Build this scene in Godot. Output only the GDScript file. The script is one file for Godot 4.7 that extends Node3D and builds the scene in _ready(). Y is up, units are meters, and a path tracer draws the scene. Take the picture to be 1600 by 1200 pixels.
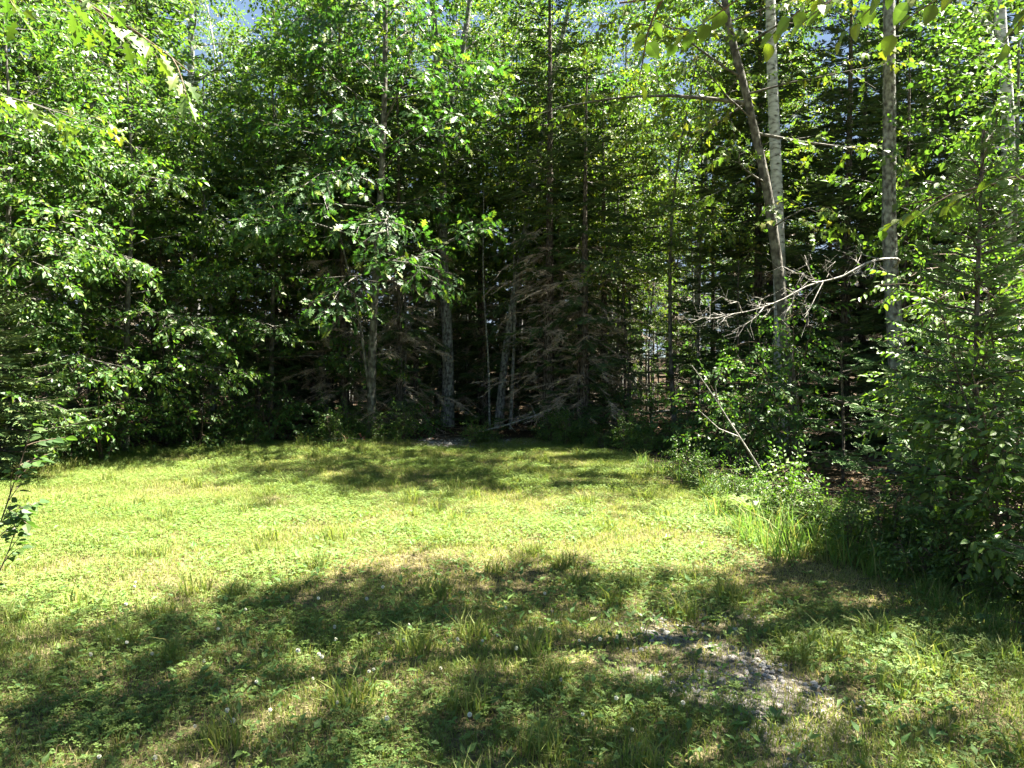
extends Node3D

# ---------------------------------------------------------------- shared state
var R := RandomNumberGenerator.new()
var used := {}
var M := {}
var S := {}          # spray prototypes
var bumps := FastNoiseLite.new()
var mix_a := FastNoiseLite.new()
var mix_b := FastNoiseLite.new()


class Buf:
	var v := PackedVector3Array()
	var n := PackedVector3Array()
	var c := PackedColorArray()
	var i := PackedInt32Array()

	func put(b: Buf, t: Transform3D) -> void:
		var off := v.size()
		v.append_array(t * b.v)
		c.append_array(b.c)
		var at := i.size()
		i.resize(at + b.i.size())
		for k in b.i:
			i[at] = k + off
			at += 1

	func tri(a: Vector3, b: Vector3, d: Vector3, col: Color) -> void:
		var o := v.size()
		v.append(a); v.append(b); v.append(d)
		c.append(col); c.append(col); c.append(col)
		i.append(o); i.append(o + 1); i.append(o + 2)

	func mesh(m: Material) -> ArrayMesh:
		var a := []
		a.resize(Mesh.ARRAY_MAX)
		a[Mesh.ARRAY_VERTEX] = v
		a[Mesh.ARRAY_INDEX] = i
		if n.size() == v.size():
			a[Mesh.ARRAY_NORMAL] = n
		if c.size() == v.size():
			a[Mesh.ARRAY_COLOR] = c
		var am := ArrayMesh.new()
		am.add_surface_from_arrays(Mesh.PRIMITIVE_TRIANGLES, a)
		am.surface_set_material(0, m)
		return am


func rr(a: float, b: float) -> float:
	return R.randf_range(a, b)


func rv(s: float) -> Vector3:
	return Vector3(rr(-s, s), rr(-s, s), rr(-s, s))


# ---------------------------------------------------------------- naming
func numbered(called: String) -> String:
	if not used.has(called):
		used[called] = 0
		return called
	used[called] += 1
	return "%s_%03d" % [called, used[called]]


func tag(o: Node, label: String, category := "", group := "", kind := "") -> void:
	if label: o.set_meta("label", label)
	if category: o.set_meta("category", category)
	if group: o.set_meta("group", group)
	elif o.has_meta("group"): o.remove_meta("group")
	if kind: o.set_meta("kind", kind)


func thing(called: String, at: Vector3, turn := 0.0) -> Node3D:
	var o := Node3D.new()
	o.name = numbered(called)
	add_child(o)
	o.position = at
	o.rotation.y = turn
	return o


func part(called: String, b: Buf, m: Material, parent: Node = self, label := "") -> MeshInstance3D:
	var o := MeshInstance3D.new()
	o.name = numbered(called) if parent == self else called
	o.mesh = b.mesh(m)
	parent.add_child(o, true)
	if label: o.set_meta("label", label)
	return o


func copy(src: Node3D, at: Vector3, turn: float, size := 1.0) -> Node3D:
	var o: Node3D = src.duplicate()
	var nm := String(src.name)
	if nm.length() > 4 and nm[-4] == "_" and nm.right(3).is_valid_int():
		nm = nm.left(-4)
	o.name = numbered(nm)
	add_child(o)
	o.position = at
	o.rotation = Vector3(0, turn, 0)
	o.scale = Vector3.ONE * size
	return o


func stuff(called: String, m: Mesh, places: Array, label: String, category: String, tints := PackedColorArray()) -> void:
	var mm := MultiMesh.new()
	mm.transform_format = MultiMesh.TRANSFORM_3D
	mm.use_colors = tints.size() > 0
	mm.mesh = m
	mm.instance_count = places.size()
	for k in places.size():
		mm.set_instance_transform(k, places[k])
		if tints.size() > 0:
			mm.set_instance_color(k, tints[k])
	var o := MultiMeshInstance3D.new()
	o.name = numbered(called)
	o.multimesh = mm
	add_child(o)
	tag(o, label, category, "", "stuff")


# ---------------------------------------------------------------- shapes
func tube(b: Buf, pts: Array, r0: float, r1: float, sides: int, col := Color.WHITE, flare := 0.0, rough := 0.0, cap := true) -> void:
	var n := pts.size()
	var base := b.v.size()
	var side := Vector3.RIGHT
	for k in n:
		var d: Vector3 = (pts[mini(k + 1, n - 1)] - pts[maxi(k - 1, 0)]).normalized()
		if absf(d.dot(side)) > 0.9:
			side = Vector3.FORWARD if absf(d.z) < 0.8 else Vector3.UP
		var u := d.cross(side).normalized()
		var w := d.cross(u).normalized()
		side = u.cross(d).normalized()
		var f := float(k) / (n - 1)
		var r := lerpf(r0, r1, f)
		if flare > 0.0:
			r *= 1.0 + flare * exp(-f * n * 1.1)
		for s in sides:
			var a := TAU * s / sides
			var o := (u * cos(a) + w * sin(a))
			var q := r * (1.0 + (rr(-rough, rough) if rough > 0.0 else 0.0))
			b.v.append(pts[k] + o * q)
			b.n.append(o)
			b.c.append(col)
	for k in n - 1:
		for s in sides:
			var p := base + k * sides + s
			var q := base + k * sides + (s + 1) % sides
			b.i.append(p); b.i.append(p + sides); b.i.append(q)
			b.i.append(q); b.i.append(p + sides); b.i.append(q + sides)
	if cap:
		var e := b.v.size()
		var dn: Vector3 = (pts[n - 1] - pts[n - 2]).normalized()
		b.v.append(pts[n - 1] + dn * r1 * 0.4)
		b.n.append(dn)
		b.c.append(col)
		for s in sides:
			b.i.append(e); b.i.append(e - sides + (s + 1) % sides); b.i.append(e - sides + s)


func strip(b: Buf, p: Vector3, q: Vector3, w: float, col: Color) -> void:
	# a very thin twig as a three-sided sliver
	var d := (q - p).normalized()
	var u := d.cross(Vector3.UP if absf(d.y) < 0.9 else Vector3.RIGHT).normalized() * w
	var h := d.cross(u).normalized() * w
	b.tri(p + u, q, p - u * 0.5 + h, col)
	b.tri(p - u * 0.5 + h, q, p - u * 0.5 - h, col)
	b.tri(p - u * 0.5 - h, q, p + u, col)


func along(pts: Array, f: float) -> Vector3:
	var x := clampf(f, 0.0, 0.9999) * (pts.size() - 1)
	var k := int(x)
	return (pts[k] as Vector3).lerp(pts[k + 1], x - k)


func heading(pts: Array, f: float) -> Vector3:
	var k := int(clampf(f, 0.0, 0.9999) * (pts.size() - 1))
	return (pts[k + 1] - pts[k]).normalized()


func smooth_path(pts: Array, per: int) -> Array:
	var c := Curve3D.new()
	for k in pts.size():
		var a: Vector3 = pts[maxi(k - 1, 0)]
		var z: Vector3 = pts[mini(k + 1, pts.size() - 1)]
		var t := (z - a) / 6.0
		c.add_point(pts[k], -t, t)
	var out := []
	var n := per * (pts.size() - 1)
	for k in n + 1:
		out.append(c.sample_baked(c.get_baked_length() * k / n, true))
	return out


func jit(c: Color, v := 0.25, h := 0.12) -> Color:
	var s := 1.0 + rr(-v, v)
	return Color(c.r * s * (1.0 + rr(-h, h)), c.g * s, c.b * s * (1.0 + rr(-h, h)))


func leaf_ovate(b: Buf, t: Transform3D, l: float, w: float, col: Color, lod: int) -> void:
	var fold := w * rr(0.15, 0.5)
	var curl := l * rr(0.0, 0.22)
	var p0 := Vector3.ZERO
	var p2 := Vector3(0, -curl, -l)
	if lod == 0:
		for s in [-1.0, 1.0]:
			var e := Vector3(s * w * 0.5, fold * 0.4, -l * 0.42)
			b.tri(t * p0, t * e, t * p2, col)
		return
	var m1 := Vector3(0, -curl * 0.15, -l * 0.4)
	if lod == 1:
		for s in [-1.0, 1.0]:
			var e := Vector3(s * w * 0.5, fold * 0.4, -l * 0.38)
			b.tri(t * p0, t * e, t * m1, col)
			b.tri(t * m1, t * e, t * p2, col)
		return
	var m2 := Vector3(0, -curl * 0.5, -l * 0.72)
	for s in [-1.0, 1.0]:
		var e0 := Vector3(s * w * 0.36, fold * 0.3, -l * 0.14)
		var e1 := Vector3(s * w * 0.5, fold * 0.42, -l * 0.36)
		var e2 := Vector3(s * w * 0.4, fold * 0.3 - curl * 0.35, -l * 0.62)
		var e3 := Vector3(s * w * 0.17, fold * 0.1 - curl * 0.75, -l * 0.86)
		b.tri(t * p0, t * e0, t * m1, col)
		b.tri(t * e0, t * e1, t * m1, col)
		b.tri(t * m1, t * e1, t * e2, col)
		b.tri(t * m1, t * e2, t * m2, col)
		b.tri(t * m2, t * e2, t * e3, col)
		b.tri(t * m2, t * e3, t * p2, col)


func leaf_lobed(b: Buf, t: Transform3D, l: float, w: float, col: Color, outline: Array) -> void:
	# outline: x (share of the half width), z (share of the length) of one side, lobes and bays in turn
	var curl := l * rr(0.05, 0.25)
	var fold := w * rr(0.05, 0.3)
	for s in [-1.0, 1.0]:
		for k in outline.size() - 1:
			var a: Vector2 = outline[k]
			var z: Vector2 = outline[k + 1]
			var pa := Vector3(s * a.x * w * 0.5, fold * a.x * 0.5 - curl * a.y * a.y, -l * a.y)
			var pz := Vector3(s * z.x * w * 0.5, fold * z.x * 0.5 - curl * z.y * z.y, -l * z.y)
			var my := minf(a.y, z.y) * 0.75 + 0.12
			var m := Vector3(0, -curl * my * my, -l * my)
			b.tri(t * m, t * pa, t * pz, col)
			if k > 0:
				var py := minf(outline[k - 1].y, a.y) * 0.75 + 0.12
				if absf(py - my) > 0.001:
					b.tri(t * m, t * Vector3(0, -curl * py * py, -l * py), t * pa, col)


const OAK := [Vector2(0.0, 0.0), Vector2(0.12, 0.12), Vector2(0.5, 0.2), Vector2(0.2, 0.32), Vector2(0.95, 0.44), Vector2(0.28, 0.54), Vector2(0.85, 0.72), Vector2(0.25, 0.78), Vector2(0.2, 0.9), Vector2(0.0, 1.0)]
const MAPLE := [Vector2(0.0, 0.0), Vector2(0.45, -0.04), Vector2(0.62, 0.1), Vector2(0.45, 0.22), Vector2(1.0, 0.42), Vector2(0.5, 0.45), Vector2(0.36, 0.56), Vector2(0.34, 0.74), Vector2(0.0, 1.0)]


func spray(kind: String, n: int, length: float, ll: float, lw: float, base: Color, lod: int, twig: Color, rare := Color(0, 0, 0, 0), share := 0.0) -> Buf:
	var b := Buf.new()
	var pts := []
	for k in 4:
		var f := k / 3.0
		pts.append(Vector3(sin(f * 3.0 + n) * 0.03 * length, -0.12 * f * f * length, -f * length))
	for k in 3:
		strip(b, pts[k], pts[k + 1] + (pts[k + 1] - pts[k]) * 0.1, 0.004 - k * 0.0008, twig)
	for k in n:
		var f := (k + 0.8) / n
		var sd := 1.0 if k % 2 else -1.0
		var yaw := -sd * rr(0.55, 1.25)
		if k == n - 1:
			yaw = rr(-0.3, 0.3)
		var bs := Basis(Vector3.UP, yaw) * Basis(Vector3.RIGHT, rr(-1.0, 0.25)) * Basis(Vector3.BACK, rr(-0.8, 0.8))
		var p := along(pts, f)
		var stalk := bs * Vector3(0, 0, -ll * 0.2)
		if lod > 1:
			strip(b, p, p + stalk, 0.0015, twig)
		var col := jit(base)
		if R.randf() < share:
			col = jit(rare)
		var sz := rr(0.7, 1.15)
		var t := Transform3D(bs, p + stalk)
		match kind:
			"ovate": leaf_ovate(b, t, ll * sz, lw * sz, col, lod)
			"oak": leaf_lobed(b, t, ll * sz, lw * sz, col, OAK)
			"maple": leaf_lobed(b, t, ll * sz, lw * sz, col, MAPLE)
	return b


func frond(length: float, twigs: int, w: float, base: Color, bark: Color, needles: bool, tips := Color(0, 0, 0, 0)) -> Buf:
	# a flat fan of conifer shoots along -Z
	var b := Buf.new()
	strip(b, Vector3.ZERO, Vector3(0, -0.06 * length, -length), 0.005, bark)
	for k in twigs + 1:
		var f := (k + 0.4) / twigs
		if k == twigs: f = 0.86
		var sd := 1.0 if k % 2 else -1.0
		var yaw := -sd * rr(0.6, 1.0)
		if k == twigs: yaw = 0.0
		var tl := length * (0.62 * (1.0 - f) + 0.16) * rr(0.8, 1.15)
		var p := Vector3(0, -0.06 * length * f * f, -f * length)
		var d := Basis(Vector3.UP, yaw) * Vector3(0, rr(-0.35, 0.12), -1).normalized()
		var q := p + d * tl
		var side := d.cross(Vector3.UP).normalized()
		var up := side.cross(d).normalized()
		var col := jit(base, 0.22, 0.08)
		if needles:
			strip(b, p, q, 0.003, bark)
			var mid := p.lerp(q, 0.5)
			for ax in [side, (up + side * 0.4).normalized(), (up - side * 0.4).normalized()]:
				var e: Vector3 = ax * w * 0.62
				b.tri(p, mid + e, q, col if tips.a == 0.0 else col.lerp(tips, 0.35))
				b.tri(p, q, mid - e, col if tips.a == 0.0 else col.lerp(tips, 0.35))
			var m := int(tl / 0.009)
			for j in m:
				var g := (j + 0.5) / m
				var o := p.lerp(q, g)
				var cc := col if g < 0.55 or tips.a == 0.0 else tips.lerp(col, rr(0.0, 0.3))
				var ang := rr(-0.5, 0.8)
				var nd := (side * (1.0 if j % 2 else -1.0) * cos(ang) + up * sin(ang) + d * 0.55).normalized() * w * rr(0.85, 1.1)
				var hw := d * 0.0036
				b.tri(o - hw, o + nd, o + hw, cc)
		else:
			var mid := p.lerp(q, 0.45)
			var cc := col
			if tips.a > 0.0 and R.randf() < 0.35: cc = jit(tips, 0.2, 0.08)
			for ax in [side, (up + side * 0.5).normalized(), (up - side * 0.5).normalized()]:
				var e: Vector3 = ax * w * 0.5
				b.tri(p, mid + e, q, cc)
				b.tri(p, q, mid - e, cc)
	return b


func dead_frond(length: float, twigs: int, base: Color) -> Buf:
	var b := Buf.new()
	strip(b, Vector3.ZERO, Vector3(0, -0.1 * length, -length), 0.007, base)
	for k in twigs:
		var f := (k + 0.5) / twigs
		var sd := 1.0 if k % 2 else -1.0
		var p := Vector3(0, -0.1 * length * f * f, -f * length)
		var d := (Basis(Vector3.UP, -sd * rr(0.5, 1.2)) * Vector3(0, rr(-0.5, 0.25), -1)).normalized()
		var tl := length * rr(0.18, 0.5)
		var c := jit(base, 0.35, 0.06)
		strip(b, p, p + d * tl, 0.0045, c)
		for j in 3:
			var o := p + d * tl * rr(0.2, 0.8)
			strip(b, o, o + (d + rv(0.9)).normalized() * tl * rr(0.25, 0.5), 0.0032, c)
	return b


# ---------------------------------------------------------------- trees
func face(dir: Vector3, up: Vector3, p: Vector3, s: float) -> Transform3D:
	if absf(dir.normalized().dot(up.normalized())) > 0.98:
		up = Vector3.RIGHT
	return Transform3D(Basis.looking_at(dir, up).scaled(Vector3.ONE * s), p)


func limb(bb: Buf, cb: Buf, start: Vector3, dir: Vector3, length: float, r: float, P: Dictionary) -> void:
	var pts := [start]
	var d := dir.normalized()
	var n := 6
	for k in n:
		d = (d + Vector3(rr(-0.22, 0.22), rr(-0.1, 0.1) + P.get("bend", -0.04), rr(-0.22, 0.22))).normalized()
		pts.append(pts[-1] + d * length / n)
	tube(bb, pts, r, r * 0.2, 5)
	var sprays: Array = P.sprays
	var s: float = P.get("bare", 0.25) * length
	var sd := 1.0
	while s < length:
		var f := s / length
		var p := along(pts, f)
		var h := heading(pts, f)
		sd = -sd
		var td := h.rotated(Vector3.UP, sd * rr(0.5, 1.2))
		td.y = td.y * 0.6 + rr(-0.45, 0.5)
		td = td.normalized()
		var tl: float = P.twig * rr(0.55, 1.15) * (1.0 - 0.35 * f)
		var tp := [p]
		for k in 3:
			td = (td + Vector3(rr(-0.2, 0.2), rr(-0.16, 0.06), rr(-0.2, 0.2))).normalized()
			tp.append(tp[-1] + td * tl / 3.0)
		tube(bb, tp, maxf(r * 0.3 * (1.0 - f * 0.6), 0.005), 0.003, 3)
		var m := int(tl / P.gap) + 1
		for q in m:
			var g := (q + rr(0.4, 1.0)) / m
			if R.randf() < P.get("thin", 0.0): continue
			var o := along(tp, g)
			var od := heading(tp, g).rotated(Vector3.UP, (0.75 if q % 2 else -0.75) * rr(0.5, 1.2))
			od.y += rr(-0.8, 0.35)
			cb.put(sprays[R.randi() % sprays.size()], face(od, Vector3(rr(-0.9, 0.9), 1, rr(-0.9, 0.9)), o + rv(0.05), rr(0.7, 1.25)))
		s += P.step * rr(0.7, 1.3)
	cb.put(sprays[R.randi() % sprays.size()], face(heading(pts, 0.99), Vector3(0.1, 1, 0.1), pts[-1], 1.0))


func broadleaf(called: String, at: Vector3, path: Array, P: Dictionary) -> Node3D:
	var o := thing(called, at)
	var tb := Buf.new()
	var pts := smooth_path(path, 4)
	tube(tb, pts, P.r0, P.r1, 10, Color.WHITE, 0.3, 0.06)
	part("trunk", tb, P.bark, o)
	var bb := Buf.new()
	var cb := Buf.new()
	var n: int = P.limbs
	var az := rr(0, TAU)
	for k in n:
		var f := (k + rr(0.2, 0.8)) / n
		var t := lerpf(P.first, 0.98, f)
		az += 2.4 + rr(-0.5, 0.5)
		var fall: float = pow(sin(PI * clampf(lerpf(0.2, 0.93, f), 0, 1)), 0.8)
		if P.has("even"): fall = lerpf(1.0, 0.45, f)
		var dir := Vector3(cos(az), rr(-0.2, 0.75) + P.get("rise", 0.1) + 0.5 * f * f, sin(az))
		if P.has("lean"):
			dir += P.lean * rr(0.3, 1.0)
		var len: float = P.reach * fall * rr(0.7, 1.15)
		limb(bb, cb, along(pts, t), dir, len, lerpf(P.r0, P.r1, t) * rr(0.25, 0.42), P)
	for e in P.get("extra", []):
		limb(bb, cb, along(pts, e[0]), e[1], e[2], e[3], P)
	part("branches", bb, P.bark, o)
	var c := part("crown", cb, M.leaf, o)
	return o


func conifer(called: String, at: Vector3, h: float, r: float, P: Dictionary) -> Node3D:
	var o := thing(called, at)
	var tb := Buf.new()
	var pts := []
	for k in 9:
		var f := k / 8.0
		pts.append(Vector3(sin(f * 2.0 + h) * 0.06 * f, f * h - 0.1, cos(f * 2.6 + h) * 0.06 * f))
	tube(tb, pts, r, 0.012, 8, Color.WHITE, 0.35, 0.06)
	part("trunk", tb, P.bark, o)
	var bb := Buf.new()
	var cb := Buf.new()
	var db := Buf.new()
	var y: float = P.get("start", 0.5)
	var az := rr(0, TAU)
	var live: float = P.live
	var fr: Array = P.fronds
	while y < h - 0.15:
		var up := (y - live) / (h - live)
		var cnt := 5 if y > live else int(P.get("dead", 5))
		for k in cnt:
			az += TAU / cnt + rr(-0.4, 0.4)
			var hy := y + rr(-0.12, 0.12)
			var p := along(pts, (hy + 0.1) / h)
			if y > live:
				var len: float = P.reach * (1.0 - up) * rr(0.75, 1.1) + 0.12
				len *= minf(1.0, 0.55 + (y - live) / (h - live) * 3.0)
				var d := Vector3(cos(az), P.get("rise", -0.1) + 0.5 * up, sin(az)).normalized()
				var bp := [p]
				for q in 5:
					d = (d + Vector3(0, rr(-0.1, 0.02) + q * 0.035, 0) + rv(0.05)).normalized()
					bp.append(bp[-1] + d * len / 5.0)
				tube(bb, bp, 0.006 + 0.009 * len, 0.004, 4)
				var s: float = P.get("inner", 0.18) * len
				var sd := 1.0
				while s < len:
					sd = -sd
					var f := s / len
					var sc: float = clampf((len - s) * 0.9 + 0.3, 0.35, 1.0)
					var dd := heading(bp, f).rotated(Vector3.UP, sd * rr(0.35, 0.9))
					dd.y += rr(-0.2, 0.08)
					if R.randf() > P.get("thin", 0.0):
						cb.put(fr[R.randi() % fr.size()], face(dd, Vector3(rr(-0.25, 0.25), 1, rr(-0.25, 0.25)), along(bp, f), sc * rr(0.8, 1.1)))
					s += P.gap * rr(0.8, 1.2)
				cb.put(fr[R.randi() % fr.size()], face(heading(bp, 0.98), Vector3.UP, along(bp, 0.93), clampf(len * 0.8, 0.3, 0.9)))
			elif R.randf() < 0.8:
				var len2: float = rr(0.5, 1.5) * P.get("deadlen", 1.0)
				var d2 := Vector3(cos(az), rr(-0.35, 0.15), sin(az)).normalized()
				var bp2 := [p]
				for q in 4:
					d2 = (d2 + Vector3(0, rr(-0.16, 0.04), 0) + rv(0.1)).normalized()
					bp2.append(bp2[-1] + d2 * len2 / 4.0)
				tube(db, bp2, rr(0.005, 0.011), 0.002, 3)
				for q in 6:
					var f2 := rr(0.2, 1.0)
					var dd2 := heading(bp2, f2).rotated(Vector3.UP, rr(-1.0, 1.0)) + Vector3(0, rr(-0.4, 0.2), 0)
					var src: Array = S.dead
					if R.randf() < P.get("straggle", 0.12):
						src = fr
					cb.put(src[R.randi() % src.size()], face(dd2, Vector3(0.1, 1, 0.1), along(bp2, f2), rr(0.6, 1.0)))
		y += P.whorl * rr(0.8, 1.2)
	# leader
	cb.put(fr[0], face(Vector3(0.05, 1, 0.05), Vector3.RIGHT, pts[-1] - Vector3(0, 0.25, 0), 0.5))
	if not P.has("plain"):
		part("branches", bb, P.bark, o)
	if db.v.size() > 0:
		part("dead_branches", db, M.dead_bark, o)
	part("crown", cb, M.needle, o)
	return o


func shrub(called: String, at: Vector3, h: float, stems: int, spread: float, P: Dictionary) -> Node3D:
	var o := thing(called, at)
	var sb := Buf.new()
	var bb := Buf.new()
	var cb := Buf.new()
	for k in stems:
		var a := TAU * k / stems + rr(-0.5, 0.5)
		var hh := h * rr(0.7, 1.05)
		var out := Vector3(cos(a), 0, sin(a)) * spread * rr(0.4, 1.0)
		var pts := smooth_path([out * 0.1, out * 0.35 + Vector3(0, hh * 0.4, 0) + rv(0.05), out * 0.7 + Vector3(0, hh * 0.75, 0) + rv(0.05), out + Vector3(0, hh, 0)], 3)
		tube(sb, pts, P.get("r0", 0.014), 0.004, 5)
		var n := int(hh / P.step)
		for j in n:
			var f := lerpf(P.get("first", 0.12), 0.97, (j + rr(0.1, 0.9)) / n)
			var b2 := rr(0, TAU)
			limb(bb, cb, along(pts, f), Vector3(cos(b2), rr(0.05, 0.6), sin(b2)), P.reach * rr(0.5, 1.1) * (1.15 - 0.6 * f), 0.006, P.limb)
		cb.put(P.limb.sprays[0], face(Vector3(rr(-0.3, 0.3), 1, rr(-0.3, 0.3)), Vector3.RIGHT, pts[-1], 1.0))
	part("stem", sb, P.bark, o)
	part("twigs", bb, P.bark, o)
	part("foliage", cb, M.leaf, o)
	return o


# ---------------------------------------------------------------- materials
func noise_tex(freq: float, seed_: int, cols: Array, at: Array, size := 512, kind := FastNoiseLite.TYPE_SIMPLEX, oct := 4) -> NoiseTexture2D:
	var n := FastNoiseLite.new()
	n.noise_type = kind
	n.frequency = freq
	n.seed = seed_
	n.fractal_octaves = oct
	var t := NoiseTexture2D.new()
	t.width = size
	t.height = size
	t.seamless = true
	t.noise = n
	var g := Gradient.new()
	g.offsets = PackedFloat32Array(at)
	g.colors = PackedColorArray(cols)
	t.color_ramp = g
	return t


func grey(freq: float, seed_: int, oct := 4) -> NoiseTexture2D:
	return noise_tex(freq, seed_, [Color.BLACK, Color.WHITE], [0.1, 0.9], 512, FastNoiseLite.TYPE_SIMPLEX, oct)


func lin(r: float, g: float, b: float) -> Color:
	return Color(r, g, b).linear_to_srgb()


func bark(cols: Array, at: Array, scale: Vector3, bump: float, freq := 0.012, seed_ := 3) -> StandardMaterial3D:
	var m := StandardMaterial3D.new()
	m.albedo_texture = noise_tex(freq, seed_, cols, at)
	m.uv1_triplanar = true
	m.uv1_scale = scale
	m.roughness = 0.9
	m.metallic_specular = 0.3
	m.heightmap_enabled = true
	m.heightmap_texture = grey(freq * 1.6, seed_ + 9)
	m.heightmap_scale = bump
	return m


func foliage(rough: float, back: Color, spec: float) -> StandardMaterial3D:
	var m := StandardMaterial3D.new()
	m.vertex_color_use_as_albedo = true
	m.roughness = rough
	m.metallic_specular = spec
	m.backlight_enabled = true
	m.backlight = back
	m.cull_mode = BaseMaterial3D.CULL_DISABLED
	return m


func make_materials() -> void:
	M.leaf = foliage(0.46, Color(0.92, 1.0, 0.6), 0.5)
	M.needle = foliage(0.5, Color(0.5, 0.55, 0.3), 0.45)
	M.needle.backlight_enabled = false
	M.grass = foliage(0.6, Color(0.97, 1.0, 0.72), 0.35)
	M.dry = foliage(0.8, Color(0.6, 0.6, 0.5), 0.3)
	M.bark_grey = bark([lin(0.045, 0.043, 0.04), lin(0.13, 0.128, 0.12), lin(0.2, 0.21, 0.19), lin(0.3, 0.32, 0.29)], [0.2, 0.42, 0.6, 0.82], Vector3(1.7, 1.0, 1.7), 1.0, 0.014)
	M.bark_brown = bark([lin(0.03, 0.025, 0.02), lin(0.09, 0.075, 0.06), lin(0.17, 0.155, 0.13)], [0.2, 0.5, 0.8], Vector3(2.6, 0.9, 2.6), 1.6, 0.016, 12)
	M.bark_maple = bark([lin(0.045, 0.042, 0.035), lin(0.1, 0.095, 0.08), lin(0.19, 0.19, 0.165)], [0.25, 0.5, 0.78], Vector3(1.6, 1.1, 1.6), 0.4, 0.01, 22)
	M.bark_birch = bark([lin(0.05, 0.045, 0.04), lin(0.27, 0.27, 0.26), lin(0.4, 0.41, 0.41), lin(0.52, 0.53, 0.53)], [0.16, 0.27, 0.5, 0.8], Vector3(0.55, 1.1, 0.55), 0.3, 0.018, 31)
	M.dead_bark = bark([lin(0.06, 0.05, 0.04), lin(0.17, 0.15, 0.125), lin(0.3, 0.29, 0.27)], [0.2, 0.5, 0.85], Vector3(3, 3, 3), 0.3, 0.01, 41)
	M.pale_dead = bark([lin(0.12, 0.11, 0.095), lin(0.26, 0.25, 0.225), lin(0.4, 0.385, 0.36)], [0.2, 0.5, 0.85], Vector3(3, 3, 3), 0.3, 0.012, 51)
	M.stem = bark([lin(0.07, 0.05, 0.035), lin(0.14, 0.11, 0.08)], [0.3, 0.7], Vector3(4, 2, 4), 0.2, 0.012, 61)
	var g := StandardMaterial3D.new()
	g.vertex_color_use_as_albedo = true
	g.albedo_texture = noise_tex(0.02, 71, [lin(0.42, 0.4, 0.38), lin(0.8, 0.78, 0.72), lin(1, 1, 1)], [0.25, 0.5, 0.8], 1024, FastNoiseLite.TYPE_SIMPLEX, 6)
	g.uv1_triplanar = true
	g.uv1_world_triplanar = true
	g.uv1_scale = Vector3(0.7, 0.7, 0.7)
	g.roughness = 0.95
	g.metallic_specular = 0.25
	g.heightmap_enabled = true
	g.heightmap_texture = grey(0.05, 73, 5)
	g.heightmap_scale = 2.5
	M.ground = g
	var st := StandardMaterial3D.new()
	st.vertex_color_use_as_albedo = true
	st.roughness = 0.85
	M.stone = st
	var w := StandardMaterial3D.new()
	w.vertex_color_use_as_albedo = true
	w.roughness = 0.7
	w.backlight_enabled = true
	w.backlight = Color(0.6, 0.6, 0.55)
	M.petal = w


func make_sprays() -> void:
	var tw := Color(0.07, 0.05, 0.035)
	var green := Color(0.072, 0.145, 0.038)
	var deep := Color(0.05, 0.12, 0.036)
	var lime := Color(0.14, 0.2, 0.04)
	var gold := Color(0.2, 0.21, 0.035)
	S.small = []; S.small_bright = []; S.far = []; S.mid = []; S.big = []; S.lime = []; S.oak = []; S.maple = []; S.maple_bright = []; S.bush = []; S.fir = []; S.fir_bright = []; S.young = []; S.dead = []; S.weed = []
	for k in 4:
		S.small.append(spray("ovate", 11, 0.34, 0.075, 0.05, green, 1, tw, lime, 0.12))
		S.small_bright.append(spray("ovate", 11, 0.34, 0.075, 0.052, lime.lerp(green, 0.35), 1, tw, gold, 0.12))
		S.far.append(spray("ovate", 12, 0.5, 0.11, 0.075, lime.lerp(green, 0.5), 0, tw, gold, 0.08))
		S.mid.append(spray("ovate", 13, 0.36, 0.085, 0.06, green, 0, tw, lime, 0.15))
		S.big.append(spray("ovate", 9, 0.4, 0.125, 0.085, green.lerp(lime, 0.2), 0, tw, lime, 0.2))
		S.lime.append(spray("ovate", 13, 0.36, 0.085, 0.062, lime.lerp(green, 0.25), 0, tw, gold, 0.18))
		S.oak.append(spray("oak", 8, 0.32, 0.16, 0.11, deep.lerp(green, 0.4), 2, tw, lime, 0.08))
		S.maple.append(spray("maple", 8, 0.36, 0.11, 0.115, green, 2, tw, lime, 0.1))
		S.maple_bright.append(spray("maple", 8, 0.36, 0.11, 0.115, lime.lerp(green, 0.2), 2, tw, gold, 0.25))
		S.bush.append(spray("ovate", 10, 0.28, 0.068, 0.034, green.lerp(lime, 0.3), 2, tw, lime, 0.25))
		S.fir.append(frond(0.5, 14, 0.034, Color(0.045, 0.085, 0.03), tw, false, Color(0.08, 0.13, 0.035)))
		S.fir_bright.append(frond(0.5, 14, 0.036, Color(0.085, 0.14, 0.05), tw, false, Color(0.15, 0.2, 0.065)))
		S.young.append(frond(0.34, 11, 0.024, Color(0.085, 0.17, 0.055), tw, true, Color(0.17, 0.28, 0.085)))
		S.dead.append(dead_frond(0.36, 11, Color(0.29, 0.235, 0.175)))
		S.weed.append(spray("ovate", 9, 0.24, 0.055, 0.028, green.lerp(lime, 0.25), 1, Color(0.08, 0.12, 0.04), lime, 0.2))


# ---------------------------------------------------------------- the lie of the land
func far_edge(x: float) -> float:
	var xs := [-30.0, -8.0, -6.0, -4.0, 0.9, 1.7, 2.3, 2.8, 3.5, 30.0]
	var ds := [11.0, 11.6, 12.6, 13.8, 13.9, 12.6, 8.6, 5.6, 3.4, 3.0]
	for k in xs.size() - 1:
		if x < xs[k + 1]:
			return lerpf(ds[k], ds[k + 1], (x - xs[k]) / (xs[k + 1] - xs[k]))
	return 3.0


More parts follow.
